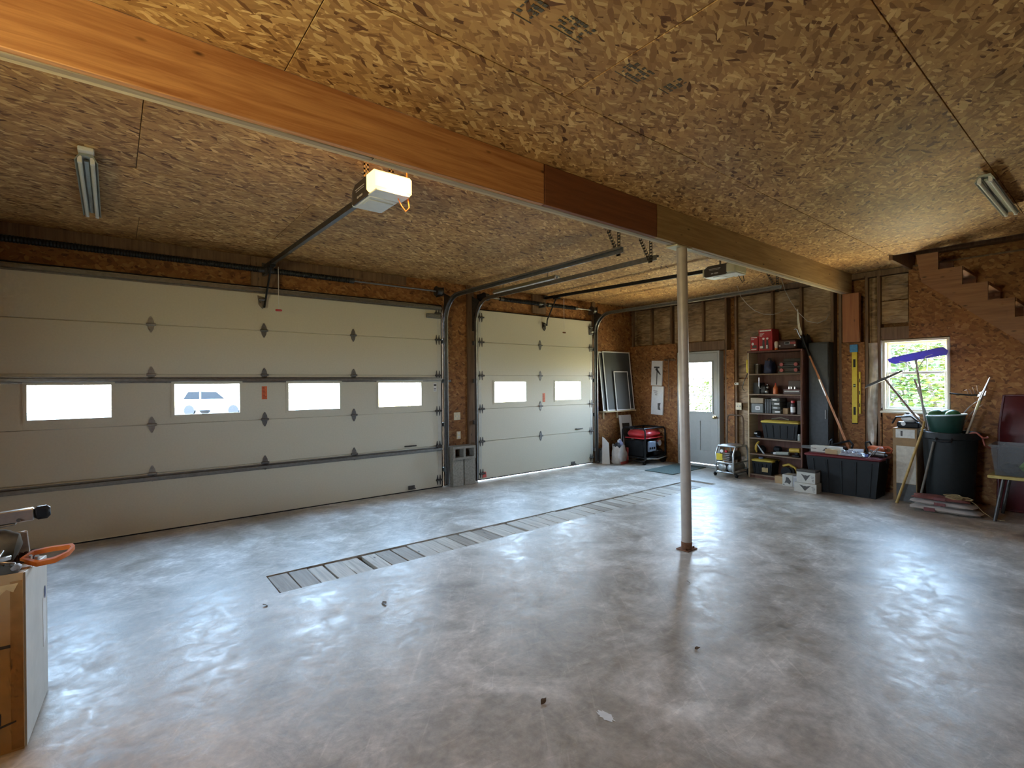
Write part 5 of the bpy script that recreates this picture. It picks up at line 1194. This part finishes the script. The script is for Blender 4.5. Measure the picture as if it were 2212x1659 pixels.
# flattened sacks and twine
SKW = plain('sack_print', (.48, .43, .39), .6, 0, .1, 10, .3)
def pillow(w, d, h, seed):
    rnd = random.Random(seed); p = [rnd.uniform(0, 6) for _ in range(4)]
    def f(u, v, s):
        e = max(0, math.sin(PI*u)*math.sin(PI*v))**.35
        return ((u-.5)*w*(1+.03*math.sin(9*v+p[0])), (v-.5)*d*(1+.03*math.sin(8*u+p[1])), h/2+s*h/2*e*(1+.12*math.sin(14*v+p[2]+5*u)))
    return MB().grid(lambda u, v: f(u, v, 1), 10, 16).grid(lambda u, v: f(u, v, -.98), 10, 16)
for k, (lab, w, d, h, z, rz) in enumerate((('lowest white sack of the pile on the floor', .30, .62, .07, .001, .04), ('middle sack of the floor pile with a red printed end', .28, .58, .06, .07, -.05), ('top sack of the floor pile, dark red print', .26, .50, .05, .128, .08))):
    t = thing('empty_sack', lab, 'sack', (7.33, 1.37+.02*k, z), rz)
    part('bag', pillow(w, d, h, 20+k), SKW if k != 2 else plain('sack_maroon', (.24, .09, .08), .6, 0, .3, 14), t)
    part('print', MB().grid(lambda u, v: (-w/2-.004+.006*v, (u-.5)*.10+(.12 if k == 0 else .0), .016+h*.55*v), 4, 3), plain('sack_red_dull', (.14, .03, .028), .6), t)
tw = MB()
rr = random.Random(5)
for k in range(6):
    pts = []; a0 = rr.uniform(0, 6)
    for q in range(14):
        a = a0+q*.42; r = .08+.05*math.sin(q*.6+k); pts.append((r*.7*math.cos(a), r*math.sin(a), .005+.006*k+.004*math.sin(q)))
    tw.tube(pts, .004, 5)
tw.tube([(0, .1, .03), (.0, -.09, .01), (.0, -.15, -.03), (-.01, -.21, -.10), (.0, -.29, -.157), (-.02, -.38, -.157)], .004, 5)
solo('twine', tw, plain('twine_tan', (.36, .26, .12), .8), 'loose heap of tan twine at the end of the sack pile', 'twine', (7.34, 1.27, .162))
# bench, tub
bn = thing('low_bench', 'low bench with a yellowed board top beside the trash can', 'bench', (7.50, .62, 0))
part('top_board', MB().cbox(-.28, .28, -.55, .39, .455, .485, .004), plain('board_yellow', (.45, .34, .10), .6, 0, .2, 12), bn)
for x in (-.24, .24):
    for y in (-.5, .34): part('leg', MB().tube([(x, y, 0), (x, y*.8, .4545)], .016, 8), STEELD, bn)
def tubmat():
    m = bpy.data.materials.new('cloudy_plastic'); m.use_nodes = True; t = m.node_tree; b = t.nodes['Principled BSDF']; MATS['cloudy_plastic'] = m
    b.inputs['Base Color'].default_value = (.15, .155, .155, 1); b.inputs['Roughness'].default_value = .35; b.inputs['Alpha'].default_value = .35; return m
tb = thing('clear_tub', 'cloudy clear storage tub on the low bench', 'tub', (7.45, .66, .4855))
b = MB(); 
def ring(s, z): return [(-.20*s, -.33*s, z), (.20*s, -.33*s, z), (.20*s, .33*s, z), (-.20*s, .33*s, z)]
b.add(ring(.9, 0)+ring(1, .30)+ring(1.04, .30)+ring(1.04, .32)+ring(.98, .32)+ring(.88, .008), [(3,2,1,0)]+[(i*4+k, i*4+(k+1) % 4, i*4+4+(k+1) % 4, i*4+4+k) for i in range(5) for k in range(4)]+[(20, 21, 22, 23)])
part('tub', b, tubmat(), tb)
solo('green_cloth', pillow(.26, .32, .17, 31), plain('cloth_lime', (.22, .42, .03), .8, 0, .15, 20, .3), 'lime green cloth folded inside the clear tub', 'cloth', (7.42, .62, .500))
solo('grey_cloth', pillow(.20, .15, .10, 32), plain('cloth_grey', (.12, .12, .12), .8, 0, .2), 'grey rag beside the green cloth in the tub', 'cloth', (7.47, .86, .497))
# maroon sled leaning on the wall
sl = thing('plastic_sled', 'dark maroon plastic sled leaning on the wall behind the tub', 'sled', (7.905, .55, -.035), (0, .12, 0))
MAR = plain('sled_maroon', (.09, .011, .014), .4, 0, .1)
def fn(u, v):
    y = -.35+.82*v; z = .05+1.30*u; e = 1-max(0, (abs(u-.5)*2))**4; f = 1-max(0, (abs(v-.5)*2))**4
    return (-.09*e*f, y*(1-.25*max(0, u-.7)), z)
part('shell', MB().grid(fn, 16, 16), MAR, sl)
ed = []
for k in range(40):
    a = k/40*4; s_ = int(a); q = a-s_
    u, v = ((q, 0), (1, q), (1-q, 1), (0, 1-q))[s_]; ed.append(fn(u, v))
part('rim', MB().tube(ed, .014, 8, closed=True), MAR, sl)
for v in (.3, .7): part('runner_groove', MB().tube([(fn(u, v)[0]-.008, fn(u, v)[1], fn(u, v)[2]) for u in [.08+.84*k/14 for k in range(15)]], .012, 8), MAR, sl)

# torn batt and loose wires on the side wall
for i, pts in enumerate(([(7.6, 3.90, 2.978), (7.6, 3.845, 2.80), (7.62, 3.76, 2.68), (7.66, 3.667, 2.57), (7.74, 3.57, 2.51), (7.85, 3.47, 2.50), (8.05, 3.34, 2.58)],
                          [(7.6, 3.24, 2.978), (7.6, 3.197, 2.81), (7.62, 3.13, 2.64), (7.66, 3.05, 2.48), (7.74, 2.95, 2.34), (7.85, 2.86, 2.31), (7.98, 2.80, 2.36), (8.05, 2.78, 2.45)])):
    o = Vector(pts[0]); solo('loose_wire', MB().tube([tuple(Vector(p)-o) for p in pts], .004, 6), plain('wire_pale', (.45, .43, .40), .5), ('pale loose wire looping down above the entry side of the shelf', 'pale loose wire looping down behind the pruner blade')[i], 'wire', tuple(o))
FOIL = plain('plastic_sheet', (.42, .36, .28), .22, 0, .3, 9, .4)
def fs(u, v): 
    return (8.092-.04*math.sin(PI*u)-.02*math.sin(9*v+3*u), 2.215+.11*u+.012*math.sin(6*v), .25+1.75*v)
solo('plastic_sheet', MB().grid(fs, 6, 24), FOIL, 'crumpled shiny plastic sheet stuffed in the stud bay beside the window', 'plastic sheet', (0, 0, 0))

# ============================================================ CARDBOARD BOX AT THE LEFT AND THE THINGS ON IT
bx = thing('cardboard_box', 'large cardboard box with a white side holding tools', 'box', (-.618, 3.1535, 0), -.06)
BXW = plain('box_white_side', (.56, .56, .52), .55, 0, .06, 10)
b = MB(); b.prism([(-.245, 0), (.245, 0), (.245, .665), (-.245, .73)], -.38, .338, 0); part('carton', b, plain('carton_brown', (.42, .27, .12), .7, 0, .06, 14), bx)
side_ = part('white_side', MB().prism([(-.235, .004), (.245, .004), (.245, .664), (-.235, .727)], .3383, .345, 0), BXW, bx, 'white printed side')
part('sticker', MB().prism([(.13, .26), (.21, .28), (.21, .50), (.13, .49)], .3452, .3462, 0), WHITE, side_)
part('logo_spot', MB().prism([(.18+.02*math.cos(2*PI*k/12), .505+.03*math.sin(2*PI*k/12)) for k in range(12)], .3463, .347, 0), plain('logo_blue', (.05, .06, .16), .5), side_)
part('edge_tape', MB().box(.30, .338, -.2465, -.2452, .01, .70), plain('tape_brown', (.33, .18, .06), .35), bx)
part('glossy_tape', MB().prism([(-.38, .665), (.30, .69), (.325, .69), (.31, .655), (.29, .67), (.27, .65), (-.38, .64)], -.2475, -.2452, 1), plain('tape_shiny', (.62, .47, .24), .15), bx)
bm2 = MB()
bm2.box(.18, .30, -.2475, -.2452, .43, .442); part('black_mark', bm2, PRINT, bx); bm2 = MB(); bm2.box(.262, .270, -.2475, -.2452, .12, .168); bm2.prism([(.25, .105), (.315, .12), (.315, .127), (.25, .113)], -.2475, -.2452, 1)
part('black_mark', bm2, PRINT, bx)
part('paper_label', MB().box(.10, .262, -.2475, -.2452, .29, .405), WHITE, bx)
def boxtop(y): return .73-(y-2.885)*.1327
t = thing('bow_saw', 'orange loop handled saw lying over the edge of the cardboard box', 'saw', (-.245, 3.11, boxtop(3.11)+.0225), (.16, 0, 0))
t.scale = (.66, .9, .8)
lp = [(-.12, -.02), (-.03, -.10), (.06, -.09), (.13, -.03), (.155, .04), (.14, .07), (.02, .075), (-.07, .06)]
b = MB(); n = len(lp); cx_, cy_ = .02, 0
outer = [(x, y) for x, y in lp]; inner = [(cx_+(x-cx_)*.86, cy_+(y-cy_)*.76) for x, y in lp]
vs = [(x, y, z) for ring_ in (outer, inner) for z in (0, .026) for x, y in ring_]
b.add(vs, [(k, (k+1) % n, n+(k+1) % n, n+k) for k in range(n)]+[(2*n+k, 3*n+k, 3*n+(k+1) % n, 2*n+(k+1) % n) for k in range(n)]+[(n+k, n+(k+1) % n, 3*n+(k+1) % n, 3*n+k) for k in range(n)]+[(k, 2*n+k, 2*n+(k+1) % n, (k+1) % n) for k in range(n)])
part('handle', b, ORANGE, t, 'bright orange loop handle'); part('bolt', MB().cyl((-.035, -.03, .005), (-.035, -.03, .03), .012, 10).cyl((-.07, .0, .005), (-.07, .0, .025), .009, 10), ALU, t); part('blade', MB().prism([(-.26, -.10), (-.10, -.05), (-.09, -.015), (-.26, -.06)], .008, .012, 2), STEELD, t)
CAMO = plain('camo_cloth', (.075, .058, .032), .9, 0, .8, 12, .4)
t = thing('camouflage_bag', 'rolled camouflage bag on the cardboard box', 'bag', (-.50, 3.14, boxtop(3.14)+.091), (-.03, 0, .0)); part('roll', MB().tube([(-.30, 0, 0), (-.2, 0, .005), (0, 0, .005), (.12, 0, .0), (.16, 0, -.005), (.175, 0, -.01)], [.03, .08, .085, .08, .06, .02], 16), CAMO, t); part('strap', MB().tube([(.05, .082*math.cos(2*PI*k/16), .003+.086*math.sin(2*PI*k/16)) for k in range(16)], .007, 6, closed=True), plain('strap_olive', (.07, .065, .04), .8), t)
t = thing('aluminium_rail', 'silver aluminium rail with a black end cap on the camouflage bag', 'rail', (-.46, 3.15, .884), (0, -.05, 0)); part('extrusion', MB().cbox(-.40, .18, -.02, .02, 0, .055, .004), ALU, t); part('end_cap', MB().cbox(.1805, .235, -.022, .022, -.002, .057, .012), BLACK, t); part('bolt', MB().cyl((.13, -.026, .012), (.13, -.0205, .012), .008, 8), STEELD, t); part('flange', MB().cbox(-.40, .12, -.026, .022, -.008, -.0005, .002), STEEL, t)
for i, (x, y, z, rx, ry, rz) in enumerate(((-.342, 3.284, .706, -.9, 0, 0), (-.408, 3.290, .706, -.9, 0, 0))):
    solo('glossy_strip', MB().cbox(-.03, .03, -.10, .10, 0, .012, .003), plain('strip_white', (.70, .71, .72), .12, .2), ('bright glossy strip tilted under the end of the rail', 'second glossy strip wedged by the camouflage bag')[i], 'strip', (x, y, z+.04), (rx, ry, rz))
t = thing('maroon_cloth', 'dark maroon rag between the bag and the saw handle', 'cloth', (-.335, 3.252, boxtop(3.252)+.001), (-.132, 0, 0)); part('fold', crumple(.10, .075, .05, 12), plain('cloth_maroon', (.06, .02, .02), .8), t)
t = thing('work_gloves', 'dark grey work gloves at the front of the cardboard box top', 'gloves', (-.41, 2.957, boxtop(2.957)+.001), (-.132, 0, 0)); part('palm', crumple(.20, .11, .06, 13), plain('glove_grey', (.05, .055, .05), .9, 0, .3), t); part('cuff', MB().cbox(.075, .105, -.05, .03, .001, .03, .01), plain('glove_cuff', (.20, .20, .21), .6), t)
t = thing('metal_clips', 'bunch of bright metal clips in front of the camouflage bag', 'clips', (-.375, 2.955, boxtop(2.955)+.032), (-.132, 0, .2))
for k in range(3): part('clip', MB().cbox(-.05, .05, -.006, .006, 0, .02, .003), ALU, t, None, (.0, .02*k, .012*k), (.2*k, .3-.35*k, .6*k))

# ============================================================ BITS ON THE FLOOR
LEAF = plain('dry_leaf', (.12, .075, .04), .8)
LEAFL = ('curled dry leaf on the floor just before the trench', 'dry leaf on the floor beside the white paint splat', 'tiny scrap of dry leaf by the end of the trench', 'tiny scrap of dry leaf before the steel post', 'tiny crumb of dry leaf between the paint splat and the post')
for i, (x, y, s) in enumerate(((1.437, 3.217, .03), (1.57, 1.75, .022), (.80, 3.70, .02), (3.34, 2.10, .016), (2.55, 1.55, .015))):
    b = MB(); b.grid(lambda u, v: ((u-.5)*2*s, (v-.5)*s*1.1*math.sin(PI*min(.98, max(.04, u))), .004+.006*math.sin(3*u+2*v)), 6, 3)
    solo('dry_leaf', b, LEAF, LEAFL[i], 'leaf', (x, y, .002), random.uniform(0, 6), 'dry leaves on the floor')
b = MB(); b.prism([(.022*math.cos(2*PI*k/24)*(1+.35*math.sin(3.1*k)), .045*math.sin(2*PI*k/24)*(1+.25*math.cos(2.3*k))) for k in range(24)], .0003, .0012, 2)
solo('paint_spot', b, WHITE, 'white paint splat on the bare concrete floor', 'paint', (1.72, 1.50, 0))

# ============================================================ OUTSIDE
def shrub(label, x, y, h, r, n, seed, dens=1.0):
    rnd = random.Random(seed); t = thing('shrub', label, 'shrub', (x, y, -.3))
    b = MB()
    for k in range(5):
        a = rnd.uniform(0, 6); b.tube([(0, 0, 0), (r*.3*math.cos(a), r*.3*math.sin(a), h*.4), (r*.6*math.cos(a), r*.6*math.sin(a), h*.8)], [.05, .03, .01], 6)
    part('stem', b, plain('bark', (.05, .04, .03), .9), t)
    b = MB()
    for k in range(n):
        u, v, w = rnd.gauss(0, .42), rnd.gauss(0, .42), rnd.uniform(.05, 1)
        s = rnd.uniform(.05, .10)*dens; q = Matrix.Translation((u*r*(1.15-w*.5)*1.6, v*r*(1.15-w*.5)*1.6, w*h)) @ Matrix.Rotation(rnd.uniform(0, 6.3), 4, 'Z') @ Matrix.Rotation(rnd.uniform(-1.2, 1.2), 4, 'X')
        b.add([(-s, 0, 0), (0, -s*.45, .0), (s, 0, .0), (0, s*.45, 0.0)], [(0, 1, 2, 3)], q)
    o = part('foliage', b, LEAFG[seed % 2], t, None, kind='stuff')
    return t
LEAFG = [plain('leaf_green', (.050, .078, .022), .8, 0, .35, 3, spec=.1), plain('leaf_yellow_green', (.075, .095, .022), .8, 0, .35, 3, spec=.1)]
shrub('rounded green shrub outside the side window', 16.4, 4.5, 2.9, 1.1, 2400, 2)
shrub('yellow green shrub outside the side window, right of its neighbour', 16.0, 2.9, 3.0, 1.0, 2600, 3)
shrub('tall dark shrub behind the others outside the side window', 20.5, 4.6, 4.2, 1.9, 3000, 4, 1.7)
shrub('low green shrub outside the entry door', 17.4, 10.0, 1.8, .9, 1400, 5)
struct('lawn', MB().box(13.2, 27, -5, 15, -.4, -.3), plain('grass', (.06, .09, .022), .95, 0, .25, 2), 'lawn under the shrubs beyond the side wall', 'lawn')
# drive, extended and darkened to shade the front ceiling, and a parked car
struct('driveway', MB().prism([(6.56, -.03), (30, -.40), (50, -.40), (50, -.55), (6.56, -.2)], -14, 14, 0), plain('drive_shading_dark', (.085, .08, .07), .95, 0, .15, 3), 'drive beyond the overhead doors, darkened to shade the front ceiling', 'driveway')
cr_ = thing('parked_car', 'white car with dark side windows parked on the drive outside', 'car', (5.35, 36.6, -.40), -YAW)
b = MB(); b.prism([(-2.2, .35), (-2.15, .85), (-1.9, 1.0), (-1.55, 1.55), (-1.2, 1.62), (.4, 1.60), (1.15, 1.02), (2.1, .88), (2.25, .6), (2.2, .35)], -.85, .85, 1); part('body', b, plain('car_white', (.8, .8, .8), .3), cr_)
DG = plain('car_glass', (.011, .012, .013), .8, spec=.08)
for poly in ([(-1.75, 1.02), (-1.45, 1.48), (-.75, 1.50), (-.75, 1.02)], [(-.65, 1.02), (-.65, 1.5), (.30, 1.48), (.85, 1.02)]):
    part('side_window', MB().prism(poly, -.862, -.852, 1), DG, cr_)
for x in (-1.4, 1.35):
    for y in (-.86, .68): part('wheel', MB().cyl((x, y, .33), (x, y+.18, .33), .33, 20), BLACK, cr_)
